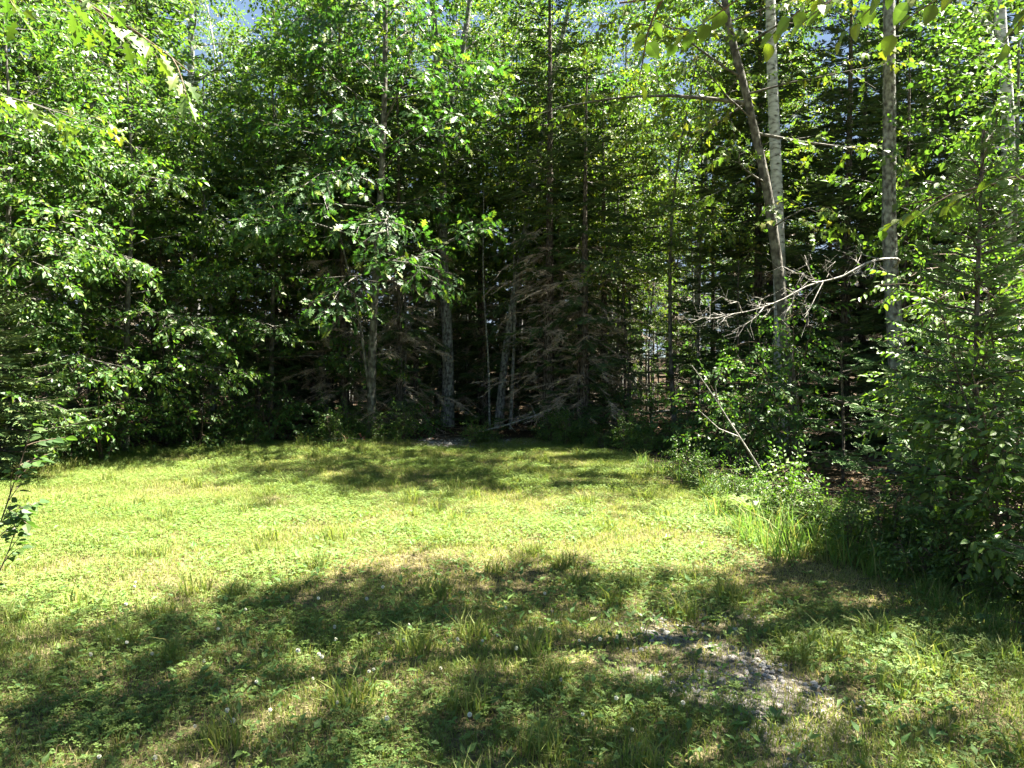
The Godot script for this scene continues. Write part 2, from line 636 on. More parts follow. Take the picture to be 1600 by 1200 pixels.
func land(x: float, d: float) -> float:
	var h := bumps.get_noise_2d(x * 2.0, d * 2.0) * 0.05 + bumps.get_noise_2d(x * 9.0, d * 9.0) * 0.018
	h += 0.025 * maxf(0.0, d - 14.0) + 0.02 * maxf(0.0, absf(x) - 7.0)
	return h


func on(x: float, d: float) -> Vector3:
	return Vector3(x, land(x, d), -d)


func gravelly(x: float, d: float) -> float:
	# 1 on bare gravel, 0 elsewhere
	var back := 1.0 - smoothstep(0.6, 1.1, Vector2((x + 0.7) / 1.5, (d - 14.1) / 0.85).length())
	var track := smoothstep(-0.08, 0.24, mix_b.get_noise_2d(x * 6.0, d * 6.0)) * (1.0 - smoothstep(0.55, 1.1, Vector2((x - 1.2) / 0.6, (d - 3.9) / 1.25).length()))
	return clampf(maxf(back, track), 0, 1)


func make_ground() -> void:
	var b := Buf.new()
	var xs := []
	var ds := []
	var x := -30.0
	while x <= 30.01:
		xs.append(x); x += 0.4
	var d := -8.0
	while d <= 60.01:
		ds.append(d); d += 0.4
	xs.push_front(-400.0); xs.append(400.0); ds.push_front(-400.0); ds.append(400.0)
	for dd in ds:
		for xx in xs:
			var cx := clampf(xx, -40, 40)
			var cd := clampf(dd, -10, 62)
			b.v.append(Vector3(xx, land(cx, cd), -dd))
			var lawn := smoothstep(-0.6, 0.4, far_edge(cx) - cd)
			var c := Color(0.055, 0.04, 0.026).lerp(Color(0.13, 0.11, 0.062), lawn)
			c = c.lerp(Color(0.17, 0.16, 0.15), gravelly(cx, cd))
			b.c.append(c)
	var w := xs.size()
	for j in ds.size() - 1:
		for k in w - 1:
			var p := j * w + k
			b.i.append(p); b.i.append(p + w); b.i.append(p + 1)
			b.i.append(p + 1); b.i.append(p + w); b.i.append(p + w + 1)
	var st := SurfaceTool.new()
	st.create_from_arrays(_arrays(b))
	st.generate_normals()
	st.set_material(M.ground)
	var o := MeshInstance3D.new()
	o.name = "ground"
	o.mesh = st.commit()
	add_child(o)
	tag(o, "soil of the mown clearing and brown floor of the wood behind it", "ground", "", "structure")


func _arrays(b: Buf) -> Array:
	var a := []
	a.resize(Mesh.ARRAY_MAX)
	a[Mesh.ARRAY_VERTEX] = b.v
	a[Mesh.ARRAY_INDEX] = b.i
	a[Mesh.ARRAY_COLOR] = b.c
	return a


# ---------------------------------------------------------------- grass
func blade(b: Buf, p: Vector3, h: float, w: float, lean: Vector3, col: Color) -> void:
	var a := rr(0, TAU)
	var s := Vector3(cos(a), 0, sin(a)) * w * 0.5
	var m := p + Vector3(0, h * 0.55, 0) + lean * h * 0.3
	var t := p + Vector3(0, h * (1.0 - lean.length() * 0.35), 0) + lean * h
	b.tri(p - s, m - s * 0.8, p + s, col)
	b.tri(p + s, m - s * 0.8, m + s * 0.8, col)
	b.tri(m - s * 0.8, t, m + s * 0.8, col)


func turf(n: int, size: float, h0: float, h1: float, w: float, cols: Array) -> Buf:
	var b := Buf.new()
	for k in n:
		var a := rr(0, TAU)
		var q := size * sqrt(R.randf())
		var l := rr(0, TAU)
		blade(b, Vector3(cos(a) * q, -0.01, sin(a) * q), rr(h0, h1), w * rr(0.7, 1.3), Vector3(cos(l), 0, sin(l)) * rr(0.1, 1.1), jit(cols[R.randi() % cols.size()], 0.25, 0.1))
	return b


func clover(n: int, size: float, base: Color) -> Buf:
	var b := Buf.new()
	for k in n:
		var a := rr(0, TAU)
		var q := size * sqrt(R.randf())
		var p := Vector3(cos(a) * q, rr(0.015, 0.045), sin(a) * q)
		var col := jit(base, 0.25, 0.1)
		var t0 := rr(0, TAU)
		var tilt := Basis(Vector3(rr(-1, 1), 0, rr(-1, 1)).normalized(), rr(-0.5, 0.5))
		strip(b, Vector3(p.x, -0.01, p.z) + rv(0.01), p, 0.001, col)
		var l := rr(0.008, 0.015)
		for j in 3:
			var bs := tilt * Basis(Vector3.UP, t0 + j * TAU / 3.0)
			var e1 := p + bs * Vector3(l * 0.5, 0.002, -l * 0.75)
			var e2 := p + bs * Vector3(-l * 0.5, 0.002, -l * 0.75)
			var e3 := p + bs * Vector3(0, 0, -l)
			b.tri(p, e1, e3, col)
			b.tri(p, e3, e2, col)
	return b


func make_lawn() -> void:
	var g1 := Color(0.135, 0.205, 0.05)
	var g2 := Color(0.2, 0.24, 0.07)
	var g3 := Color(0.27, 0.28, 0.1)
	var tan := Color(0.36, 0.31, 0.17)
	var lush := []
	var mid := []
	var dry := []
	var clov := []
	for k in 3:
		lush.append(turf(760, 0.3, 0.03, 0.085, 0.0042, [g1, g1, g2, g2, g3]).mesh(M.grass))
		mid.append(turf(740, 0.3, 0.025, 0.07, 0.0042, [g1, g2, g2, g3, tan]).mesh(M.grass))
		dry.append(turf(640, 0.3, 0.015, 0.055, 0.004, [g2, g3, tan, tan]).mesh(M.grass))
		clov.append(clover(240, 0.3, Color(0.15, 0.22, 0.058)).mesh(M.grass))
	var broad := []
	for k in 3:
		var b := Buf.new()
		for j in 46:
			var a := rr(0, TAU)
			var q := 0.3 * sqrt(R.randf())
			var hd := rr(0, TAU)
			leaf_ovate(b, face(Vector3(cos(hd), rr(-0.2, 0.9), sin(hd)), Vector3(rr(-0.4, 0.4), 1, rr(-0.4, 0.4)), Vector3(cos(a) * q, rr(0.01, 0.05), sin(a) * q), 1.0), rr(0.025, 0.065), rr(0.014, 0.03), jit(Color(0.12, 0.21, 0.06), 0.25), 1)
		broad.append(b.mesh(M.grass))
	var pb := [[], [], []]
	var tuft := []
	for k in 3:
		tuft.append(turf(80, 0.09, 0.07, 0.2, 0.007, [g1, g2, g2, g3]).mesh(M.grass))
	var pl := [[], [], []]
	var pm := [[], [], []]
	var pd := [[], [], []]
	var pc := [[], [], []]
	var pt := [[], [], []]
	var step := 0.33
	var x := -14.0
	while x < 5.6:
		var d := 1.6
		while d < 15.4:
			var px := x + rr(-0.1, 0.1)
			var pz := d + rr(-0.1, 0.1)
			d += step
			if absf(px) > pz * 0.72 + 2.0: continue
			var e := far_edge(px) - pz
			var wob := mix_a.get_noise_2d(px * 5.0, pz * 5.0)
			if e < -0.5 + wob * 0.8: continue
			if gravelly(px, pz) > rr(0.35, 1.3): continue
			var t := Transform3D(Basis(Vector3.UP, rr(0, TAU)).scaled(Vector3.ONE * rr(0.85, 1.2)), on(px, pz))
			var k := R.randi() % 3
			# the parched middle of the clearing
			var arid := mix_a.get_noise_2d(px * 1.6, pz * 1.6) * 0.9 + 0.55 * exp(-pow((px - 0.7) / 1.7, 2) - pow((pz - 5.6) / 2.2, 2)) + rr(-0.15, 0.15)
			if e < 1.0: arid -= 0.2
			if arid > 0.55: pd[k].append(t)
			elif arid > -0.1: pm[k].append(t)
			else: pl[k].append(t)
			var cl := mix_b.get_noise_2d(px * 2.5 + 40.0, pz * 2.5)
			if cl > rr(-0.25, 0.3) and arid < 0.6:
				pc[R.randi() % 3].append(t.translated(Vector3(rr(-0.1, 0.1), 0.012, rr(-0.1, 0.1))))
			if pz < 8.0 and R.randf() < (0.75 if cl > -0.1 else 0.3):
				pb[R.randi() % 3].append(t.translated(Vector3(rr(-0.1, 0.1), 0, rr(-0.1, 0.1))))
			if R.randf() < (0.2 if pz < 6.0 else 0.14) + (0.2 if wob > 0.25 else 0.0):
				pt[R.randi() % 3].append(t.translated(Vector3(rr(-0.1, 0.1), 0, rr(-0.1, 0.1))))
		x += step
	for k in 3:
		stuff("lawn_grass", lush[k], pl[k], "short green lawn grass covering the clearing", "grass")
		stuff("lawn_grass", mid[k], pm[k], "yellowing mixed lawn grass across the middle of the clearing", "grass")
		stuff("dry_grass", dry[k], pd[k], "sparse straw-coloured dry grass in the worn middle of the lawn", "grass")
		stuff("clover_leaves", clov[k], pc[k], "low clover leaves growing in patches through the lawn", "clover")
		stuff("broad_leaves", broad[k], pb[k], "small broad weed leaves mixed into the near lawn", "weeds")
		stuff("grass_tufts", tuft[k], pt[k], "taller unmown tufts of grass standing in the lawn", "grass")


func _ready() -> void:
	# ---------------------------------------------------------------- camera, sky, sun, exposure
	var cam := Camera3D.new()
	cam.name = "camera"
	cam.position = Vector3(0, 1.6, 0)
	cam.rotation_degrees = Vector3(-1.95, 0, 0)
	cam.fov = 54.0
	cam.near = 0.05
	cam.far = 900.0
	add_child(cam)
	var we := WorldEnvironment.new()
	we.name = "world_environment"
	var env := Environment.new()
	env.background_mode = Environment.BG_SKY
	var sky := Sky.new()
	var sm := ProceduralSkyMaterial.new()
	sm.sky_top_color = Color(0.5, 0.67, 0.9)
	sm.sky_horizon_color = Color(0.8, 0.88, 0.96)
	sm.sky_curve = 0.2
	sm.ground_bottom_color = Color(0.2, 0.22, 0.16)
	sm.ground_horizon_color = Color(0.5, 0.55, 0.5)
	sm.sky_energy_multiplier = 0.33
	sm.sun_angle_max = 20.0
	sky.sky_material = sm
	env.sky = sky
	env.tonemap_mode = Environment.TONE_MAPPER_LINEAR
	env.tonemap_exposure = 11.8
	env.sdfgi_enabled = true
	env.ssao_enabled = true
	env.ssil_enabled = true
	we.environment = env
	add_child(we)
	var sun := DirectionalLight3D.new()
	sun.name = "sun"
	sun.light_energy = 1.6
	sun.light_color = Color(1.0, 0.97, 0.91)
	sun.light_angular_distance = 0.5
	sun.shadow_enabled = true
	var az := deg_to_rad(72.0)
	var el := deg_to_rad(60.0)
	var to_sun := Vector3(sin(az) * cos(el), sin(el), -cos(az) * cos(el))
	add_child(sun)
	sun.look_at_from_position(to_sun * 100.0, Vector3.ZERO, Vector3.UP)

	R.seed = 20240717
	bumps.seed = 5; bumps.frequency = 0.12; bumps.fractal_octaves = 3
	mix_a.seed = 8; mix_a.frequency = 0.25; mix_a.fractal_octaves = 3
	mix_b.seed = 19; mix_b.frequency = 0.3; mix_b.fractal_octaves = 3
	make_materials()
	make_sprays()
	make_ground()
	edge_trees()
	back_wood()
	right_side()
	left_side()
	make_lawn()
	lawn_details()


func V(x: float, y: float, d: float) -> Vector3:
	return Vector3(x, y, -d)


# ---------------------------------------------------------------- trees one can tell apart along the edge of the clearing
func edge_trees() -> void:
	# slim straight oak left of the middle, with a thin second stem
	var oak := broadleaf("oak_tree", on(-2.71, 14.5), [V(0, -0.1, 0), V(0.02, 1.6, 0), V(0.12, 3.4, 0), V(0.25, 6.0, 0.1), V(0.3, 9.0, 0.2), V(0.4, 12.0, 0.2)],
		{"r0": 0.085, "r1": 0.025, "bark": M.bark_maple, "first": 0.25, "limbs": 46, "reach": 3.1, "rise": 0.0, "twig": 0.8, "gap": 0.19, "step": 0.24, "bend": -0.09, "sprays": S.oak, "even": true, "lean": V(-0.15, 0, -0.6)})
	var st := Buf.new()
	tube(st, smooth_path([V(0.0, 0.55, 0), V(-0.1, 1.4, 0), V(-0.25, 2.4, 0.05), V(-0.48, 3.4, 0.1), V(-0.7, 4.4, 0.1)], 4), 0.035, 0.012, 6)
	part("second_stem", st, M.bark_maple, oak)
	tag(oak, "slim straight oak at the lawn edge, thin second stem forking off low on its left", "tree")

	# the big forked tree near the middle
	var big := broadleaf("maple_tree", on(-1.45, 17.0), [V(0, -0.1, 0), V(0.0, 1.8, 0), V(-0.1, 4.0, 0), V(-0.15, 7.0, 0), V(-0.35, 10.0, 0), V(-0.5, 14.0, 0)],
		{"r0": 0.135, "r1": 0.04, "bark": M.bark_grey, "first": 0.34, "limbs": 26, "reach": 3.2, "twig": 0.9, "gap": 0.2, "step": 0.26, "sprays": S.mid, "rise": 0.2})
	var fk := Buf.new()
	tube(fk, smooth_path([V(-0.15, 6.6, 0), V(0.25, 8.0, 0.1), V(0.55, 10.0, 0.2), V(0.7, 13.0, 0.2)], 4), 0.09, 0.02, 8)
	part("fork", fk, M.bark_grey, big)
	tag(big, "thickest grey trunk near the middle of the wood edge, forked high up", "tree")

	var lean := broadleaf("maple_tree", on(-0.3, 17.0), [V(0, -0.1, 0), V(0.15, 1.6, 0), V(0.5, 3.8, 0), V(0.9, 6.1, 0), V(1.25, 8.0, 0), V(1.7, 10.0, 0), V(2.0, 13.0, 0)],
		{"r0": 0.095, "r1": 0.03, "bark": M.bark_grey, "first": 0.34, "limbs": 24, "reach": 2.8, "twig": 0.85, "gap": 0.2, "step": 0.26, "sprays": S.maple, "rise": 0.1})
	tag(lean, "grey trunk leaning to the right just beside the thick forked tree", "tree")

	# right: smooth curved maple, white birch behind it, lichen trunk nearer
	var cur := broadleaf("maple_tree", on(4.4, 11.5), [V(0, -0.1, 0), V(-0.2, 1.6, 0), V(-0.35, 2.87, 0), V(-0.54, 4.14, 0), V(-0.83, 5.4, 0), V(-1.22, 7.0, 0), V(-1.5, 9.5, 0)],
		{"r0": 0.1, "r1": 0.03, "bark": M.bark_maple, "first": 0.52, "limbs": 22, "reach": 2.8, "twig": 0.85, "gap": 0.22, "step": 0.28, "sprays": S.maple_bright, "rise": 0.0, "thin": 0.25,
		"extra": [[0.575, V(-1, 0.22, 0.2), 3.6, 0.035], [0.45, V(-0.9, 0.1, -0.6), 1.6, 0.02], [0.38, V(0.3, 0.1, -1.0), 1.3, 0.015]]})
	tag(cur, "smooth grey maple bowing leftwards, long branch reaching out left across the canopy", "tree")

	var birch := broadleaf("birch_tree", on(4.65, 13.0), [V(0, -0.1, 0), V(-0.02, 2.0, 0), V(-0.12, 4.5, 0), V(-0.27, 7.8, 0), V(-0.3, 13.0, 0)],
		{"r0": 0.125, "r1": 0.05, "bark": M.bark_birch, "first": 0.6, "limbs": 32, "reach": 3.2, "twig": 0.9, "gap": 0.17, "step": 0.22, "sprays": S.mid, "rise": 0.1, "even": true, "lean": V(-0.25, 0, -0.25)})
	tag(birch, "straight white birch right behind the bowed grey maple", "tree")

	var lich := broadleaf("maple_tree", on(5.4, 10.5), [V(0, -0.1, 0), V(-0.05, 1.6, 0), V(-0.17, 3.2, 0), V(-0.2, 4.8, 0), V(-0.23, 6.4, 0), V(-0.1, 9.0, 0.3), V(0.3, 12.0, 0.6)],
		{"r0": 0.115, "r1": 0.04, "bark": M.bark_grey, "first": 0.6, "limbs": 10, "reach": 2.3, "twig": 0.8, "gap": 0.28, "step": 0.4, "sprays": S.small, "rise": 0.2, "lean": V(0.9, 0, 0.4), "thin": 0.3})
	var db := Buf.new()
	var path := smooth_path([V(-0.12, 2.85, 0.0), V(-0.35, 2.9, -0.6), V(-0.9, 2.82, -1.0), V(-1.3, 2.62, -1.1), V(-1.75, 2.5, -1.2), V(-2.15, 2.3, -1.3), V(-2.6, 2.16, -1.4), V(-3.1, 2.1, -1.5)], 3)
	tube(db, path, 0.019, 0.004, 6)
	for k in 24:
		var f := rr(0.3, 0.97)
		var p := along(path, f)
		var q := p + (heading(path, f) * rr(0.3, 0.8) + Vector3(rr(-0.2, 0.2), rr(-0.6, 0.5), rr(-0.5, 0.5))) * rr(0.25, 0.7)
		var mpt := p.lerp(q, 0.5) + rv(0.05)
		tube(db, [p, mpt, q], 0.007, 0.0018, 4)
		for j in 5:
			var o := mpt.lerp(q, rr(0, 0.8))
			tube(db, [o, o + (q - p) * 0.2 + rv(0.1), o + (q - p) * 0.4 + rv(0.16)], 0.0035, 0.0012, 3)
	part("dead_branch", db, M.pale_dead, lich, "bleached bare crooked branch hanging out to the left")
	tag(lich, "grey lichen-flecked trunk on the right, bleached dead branch hanging from it", "tree")

	var pale := broadleaf("birch_tree", on(7.9, 12.0), [V(0, -0.1, 0), V(-0.05, 3.0, 0), V(-0.1, 5.5, 0), V(-0.28, 7.4, 0), V(-0.4, 12.0, 0)],
		{"r0": 0.12, "r1": 0.06, "bark": M.bark_birch, "first": 0.66, "limbs": 10, "reach": 2.4, "twig": 0.8, "gap": 0.28, "step": 0.4, "sprays": S.small, "rise": 0.3, "thin": 0.2})
	tag(pale, "pale rough birch trunk at the far upper right above the young fir", "tree")


# ---------------------------------------------------------------- the wood
func back_wood() -> void:
	# named dark trunks at the left
	var protos := []
	for k in 6:
		var h: float = [7.6, 8.6, 9.2, 11.0, 12.5, 13.5][k]
		var sp := conifer("spruce_tree", Vector3(0, -100, 0), h, rr(0.07, 0.13), {"bark": M.bark_brown, "live": [3.7, 4.2, 4.4, 4.6, 5.0, 5.4][k], "reach": rr(1.4, 1.9), "whorl": 0.42, "gap": 0.24, "fronds": S.fir, "plain": 1, "dead": 10, "straggle": 0.16})
		protos.append(sp)
	var bushy := []
	for k in 3:
		var sp2 := conifer("fir_tree", Vector3(0, -100, 0), [7.5, 4.2, 10.0][k], [0.08, 0.045, 0.1][k], {"bark": M.bark_brown, "live": 0.25, "start": 0.3, "reach": [1.5, 1.15, 1.9][k], "whorl": [0.34, 0.34, 0.27][k], "gap": [0.2, 0.2, 0.16][k], "fronds": S.fir, "thin": 0.08, "plain": 1})
		bushy.append(sp2)
	var leafy := []
	for k in 4:
		var h: float = [14.0, 12.0, 15.0, 10.0][k]
		var t := broadleaf("maple_tree", Vector3(0, -100, 0), [V(0, -0.1, 0), V(rr(-0.2, 0.2), h * 0.3, rr(-0.2, 0.2)), V(rr(-0.4, 0.4), h * 0.65, rr(-0.4, 0.4)), V(rr(-0.5, 0.5), h, rr(-0.5, 0.5))],
			{"r0": 0.1 + 0.02 * k, "r1": 0.02, "bark": [M.bark_grey, M.bark_maple, M.bark_birch, M.bark_maple][k], "first": 0.3, "limbs": 30, "reach": 3.0, "twig": 1.0, "gap": 0.18, "step": 0.24, "sprays": S.far, "rise": 0.25})
		leafy.append(t)
	var sap := []
	for k in 3:
		var h: float = [4.5, 3.2, 6.0][k]
		var t := broadleaf("maple_sapling", Vector3(0, -100, 0), [V(0, -0.05, 0), V(rr(-0.1, 0.1), h * 0.4, rr(-0.1, 0.1)), V(rr(-0.3, 0.3), h, rr(-0.3, 0.3))],
			{"r0": 0.03, "r1": 0.006, "bark": M.bark_maple, "first": 0.22, "limbs": 15, "reach": 1.25, "twig": 0.5, "gap": 0.2, "step": 0.26, "sprays": [S.small, S.maple, S.small_bright][k], "rise": 0.0, "even": true, "bend": -0.06})
		sap.append(t)
	S.t_spruce = protos; S.t_fir = bushy; S.t_leafy = leafy; S.t_sap = sap

	# spruces that stand at the edge where the photograph shows them
	var named := [
		[0, -5.9, 16.0, "dark straight spruce trunk at the left of the wood edge, behind the shaded grass"],
		[1, -5.2, 17.4, "dark spruce trunk standing between the left dark trunk and the slim oak"],
		[2, -4.35, 18.0, "slim grey spruce pole seen just left of the slim oak"],
		[3, 0.75, 15.6, "dark spruce with bare lower twigs right of the leaning grey trunk"],
		[4, -9.6, 14.5, "dark spruce at the far left behind the sunlit leaves"],
		[0, 2.0, 16.4, "spruce with dead lower twigs left of the sunlit gap in the wood"],
		[1, 6.6, 14.2, "tall dark spruce between the birch and the lichen-flecked trunk"],
		[2, 8.6, 15.0, "tall dark spruce behind the young fir at the right"],
		[3, 5.3, 15.4, "dark spruce behind the white birch"],
		[2, -3.5, 15.7, "spruce with a veil of dead twigs just left of the slim oak's foot"],
		[1, -2.25, 17.6, "spruce with dead twigs between the slim oak and the forked trunk"],
		[0, 1.45, 14.9, "short spruce with bare grey twigs at the right end of the gravel patch"],
		[0, -0.75, 18.2, "spruce with brown dead twigs between the forked and the leaning trunk"],
		[4, -7.4, 15.6, "dark spruce behind the low shaded boughs at the left"],
	]
	for q in named:
		var o := copy(protos[q[0]], on(q[1], q[2]), rr(0, TAU), rr(0.95, 1.05))
		tag(o, q[3], "tree")
	# the rest of the spruce wood
	var placed := []
	for q in named: placed.append(Vector2(q[1], q[2]))
	for q in [Vector2(-2.7, 14.5), Vector2(-1.45, 17), Vector2(-0.3, 17), Vector2(4.4, 11.5), Vector2(4.65, 13), Vector2(5.4, 10.5), Vector2(7.9, 12)]: placed.append(q)
	var count := 0
	var tries := 0
	while count < 58 and tries < 6000:
		tries += 1
		var d := 15.5 + 21.0 * pow(R.randf(), 0.85)
		var x := rr(-1.0, 1.0) * (d * 0.74 + 2.0)
		if d < far_edge(x) + 1.6: continue
		if x > 2.4 * d / 17.0 and x < 4.6 * d / 17.0 and d < 26.0: continue
		if x > 1.8 and x < 11.0 and d > 17.2 and d < 23.5: continue   # sunlit gap
		var p := Vector2(x, d)
		var ok := true
		for q in placed:
			if p.distance_squared_to(q) < 1.2: ok = false; break
		if not ok: continue
		placed.append(p)
		var o := copy(protos[(count % 3) if d < 19.5 else 3 + count % 3], on(x, d), rr(0, TAU), rr(0.85, 1.12))
		tag(o, "slim spruce pole with dead lower twigs inside the dark wood", "tree", "spruce poles inside the wood")
		count += 1
	# small firs at the edge
	var firs := [
		[1, 1.35, 15.2, 0.9, "small dark fir at the edge of the wood, right of the gravel patch"],
		[1, -0.75, 18.4, 0.8, "low dark fir in shade between the forked and the leaning trunk"],
		[1, -3.6, 16.6, 0.8, "low dark fir behind the slim oak"],
		[0, -7.6, 13.6, 0.75, "dark fir with low sweeping boughs at the left edge of the lawn"],
		[1, -8.6, 11.8, 0.85, "low spreading fir at the far left below the leafy trees"],
		[1, -5.0, 14.9, 0.8, "low dark fir behind the low green bush"],
		[1, -6.4, 13.9, 0.9, "low shaded fir beside the dark left trunks"],
		[0, 6.3, 12.2, 0.9, "bushy fir behind the lichen-flecked trunk"],
		[2, 5.9, 13.4, 0.95, "tall dark fir just behind the lichen-flecked trunk"],
		[2, 8.2, 12.9, 0.9, "tall dark fir left of the pale rough birch"],
		[2, 4.9, 15.0, 1.05, "tall dark fir rising behind the white birch"],
		[2, 7.4, 14.6, 1.0, "tall full fir at the right behind the shrubs"],
		[2, 9.6, 13.0, 1.0, "tall full fir at the far right edge"],
		[0, -0.35, 23.5, 0.9, "dark fir deep in the wood between the forked and the leaning trunk"],
		[0, 0.5, 26.0, 1.0, "dark fir deepest in the wood right of the leaning trunk"],
		[0, -1.4, 25.0, 1.0, "dark fir deep in the wood behind the forked trunk"],
		[0, 4.75, 17.8, 0.95, "dark fir closing the wood between the sunlit gap and the white birch"],
		[1, 3.9, 12.9, 0.8, "small fir left of the bowed maple"],
	]
	for q in firs:
		var o := copy(bushy[q[0]], on(q[1], q[2]), rr(0, TAU), q[3])
		tag(o, q[4], "tree")
	for k in 18:
		var d := rr(17.6, 22.0)
		var x := rr(-0.62, 0.12) * d
		var o := copy(bushy[k % 2], on(x, d), rr(0, TAU), rr(0.6, 0.95))
		tag(o, "low dark fir growing under the spruce poles inside the wood", "tree", "low firs inside the wood")
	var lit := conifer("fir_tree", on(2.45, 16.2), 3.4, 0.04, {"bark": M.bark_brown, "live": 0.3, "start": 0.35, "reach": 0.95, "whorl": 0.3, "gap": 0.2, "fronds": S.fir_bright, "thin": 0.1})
	tag(lit, "pale sunlit small fir in the gap right of the dark spruces", "tree")

	# leafy trees of the canopy
	var spots := [[3, -9.4, 22.5], [0, 5.5, 22.8], [1, 3.9, 27.5], [0, -4.6, 20.5], [1, -0.2, 21.0], [3, 1.0, 18.6], [0, 4.2, 26.0], [1, 8.4, 25.0], [2, -8.2, 19.5], [3, -11.0, 17.0], [0, -12.6, 20.5], [1, -6.2, 24.0], [2, -1.6, 26.0], [3, 3.0, 28.0],
		[0, 8.8, 26.0], [1, 10.6, 19.0], [2, 13.6, 23.0], [1, -4.6, 31.0], [2, -10.8, 28.0], [3, 6.6, 31.0], [1, -14.6, 15.6], [2, 13.0, 16.0]]
	for q in spots:
		var o := copy(leafy[q[0]], on(q[1], q[2]), rr(0, TAU), rr(0.9, 1.15))
		tag(o, "tall leafy maple whose crown shows high behind the spruces", "tree", "leafy trees behind the wood edge")
	# leafy understorey trees that close the edge of the wood
	var under := []
	for k in 4:
		var h: float = [8.0, 7.0, 9.5, 8.5][k]
		var t := broadleaf("maple_tree", Vector3(0, -100, 0), [V(0, -0.1, 0), V(rr(-0.2, 0.2), h * 0.3, rr(-0.2, 0.2)), V(rr(-0.4, 0.4), h * 0.65, rr(-0.4, 0.4)), V(rr(-0.5, 0.5), h, rr(-0.5, 0.5))],
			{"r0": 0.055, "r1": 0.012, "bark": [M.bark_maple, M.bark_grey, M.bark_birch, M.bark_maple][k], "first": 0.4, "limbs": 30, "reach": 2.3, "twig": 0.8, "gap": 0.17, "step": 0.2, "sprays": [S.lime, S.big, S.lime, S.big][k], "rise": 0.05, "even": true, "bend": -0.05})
		under.append(t)
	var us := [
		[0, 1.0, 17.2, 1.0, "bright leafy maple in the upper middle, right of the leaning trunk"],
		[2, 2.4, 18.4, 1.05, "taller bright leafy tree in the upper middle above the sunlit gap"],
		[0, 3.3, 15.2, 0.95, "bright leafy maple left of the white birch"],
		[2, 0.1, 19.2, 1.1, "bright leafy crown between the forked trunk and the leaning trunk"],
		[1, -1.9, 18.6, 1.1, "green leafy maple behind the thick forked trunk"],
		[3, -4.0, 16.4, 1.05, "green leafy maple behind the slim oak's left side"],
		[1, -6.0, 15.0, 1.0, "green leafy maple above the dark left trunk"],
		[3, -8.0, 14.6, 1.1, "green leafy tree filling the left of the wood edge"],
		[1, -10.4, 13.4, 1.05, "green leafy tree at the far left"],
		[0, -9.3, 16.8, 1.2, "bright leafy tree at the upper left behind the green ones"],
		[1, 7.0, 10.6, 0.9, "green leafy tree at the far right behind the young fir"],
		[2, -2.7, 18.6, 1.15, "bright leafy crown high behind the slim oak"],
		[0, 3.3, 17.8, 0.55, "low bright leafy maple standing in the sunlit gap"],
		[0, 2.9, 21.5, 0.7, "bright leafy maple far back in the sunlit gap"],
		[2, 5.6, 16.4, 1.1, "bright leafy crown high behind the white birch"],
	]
	for q in us:
		var o := copy(under[q[0]], on(q[1], q[2]), rr(0, TAU), q[3])
		tag(o, q[4], "tree")
	for t in under:
		remove_child(t)
		t.queue_free()
	# saplings just inside the wood
	for k in 10:
		var d := rr(15.4, 21.0)
		var x := rr(-10.0, 4.6)
		if k % 2: x = rr(2.4, 4.4) * d / 17.0
		var o := copy(sap[k % 3], on(x, d), rr(0, TAU), rr(0.6, 1.0))
		tag(o, "thin leafy maple sapling in the shade just inside the wood", "sapling", "maple saplings inside the wood")
	for p in protos + bushy + leafy + sap:
		remove_child(p)

	# far wood
	var far_m: Array = []
	var low_m: Array = []
	for q in 55:
		var d := rr(37.0, 60.0)
		var x := rr(-1.0, 1.0) * d * 0.85
		far_m.append(Transform3D(Basis(Vector3.UP, rr(0, TAU)).scaled(Vector3.ONE * rr(0.9, 1.25)), on(x, d)))
	for q in 120:
		var d := rr(27.0, 48.0)
		var x := rr(-1.0, 1.0) * d * 0.85
		low_m.append(Transform3D(Basis(Vector3.UP, rr(0, TAU)).scaled(Vector3.ONE * rr(0.7, 1.2)), on(x, d)))
	stuff("far_wood", (bushy[0].get_node("crown") as MeshInstance3D).mesh, low_m, "mass of dark low conifers far back in the wood", "woods")
	stuff("far_wood", (protos[4].get_node("crown") as MeshInstance3D).mesh, far_m, "mass of dark conifers far back in the wood", "woods")
	stuff("far_wood_trunks", (protos[4].get_node("trunk") as MeshInstance3D).mesh, far_m, "mass of thin trunks far back in the wood", "woods")
	for p in protos + bushy + leafy:
		p.queue_free()

	# thin pale poles in the gap
	var pole := thing("birch_pole", Vector3(0, -100, 0))
	var pb := Buf.new()
	tube(pb, smooth_path([V(0, -0.1, 0), V(0.05, 2.5, 0), V(0.0, 5.0, 0.05), V(0.12, 8.0, 0)], 3), 0.045, 0.015, 7)
	part("trunk", pb, M.bark_grey, pole)
	var pt := Buf.new()
	for k in 14:
		var p := Vector3(0.03, rr(1.2, 7.5), 0)
		var e := Vector3(rr(-0.5, 0.5), rr(-0.1, 0.35), rr(-0.5, 0.5))
		tube(pt, [p, p + e * 0.5 + rv(0.04), p + e], 0.008, 0.002, 3)
	part("dead_twigs", pt, M.dead_bark, pole)
	for k in 44:
		var d := rr(16.0, 24.0)
		var x := rr(0.125, 0.25) * d
		if k > 14: x = rr(-0.4, 0.1) * d
		var o := copy(pole, on(x, d), rr(0, TAU), rr(0.6, 1.15))
		o.rotation.z = rr(-0.06, 0.06)
		tag(o, "thin pale pole with bare twigs in or near the sunlit gap of the wood", "tree", "thin pale poles in the wood")
	remove_child(pole)
	pole.queue_free()

	# fallen log and stick
	var lg := Buf.new()
	tube(lg, smooth_path([V(-0.55, 0.32, 0.1), V(0, 0.42, 0), V(0.6, 0.38, -0.1)], 3), 0.035, 0.025, 7)
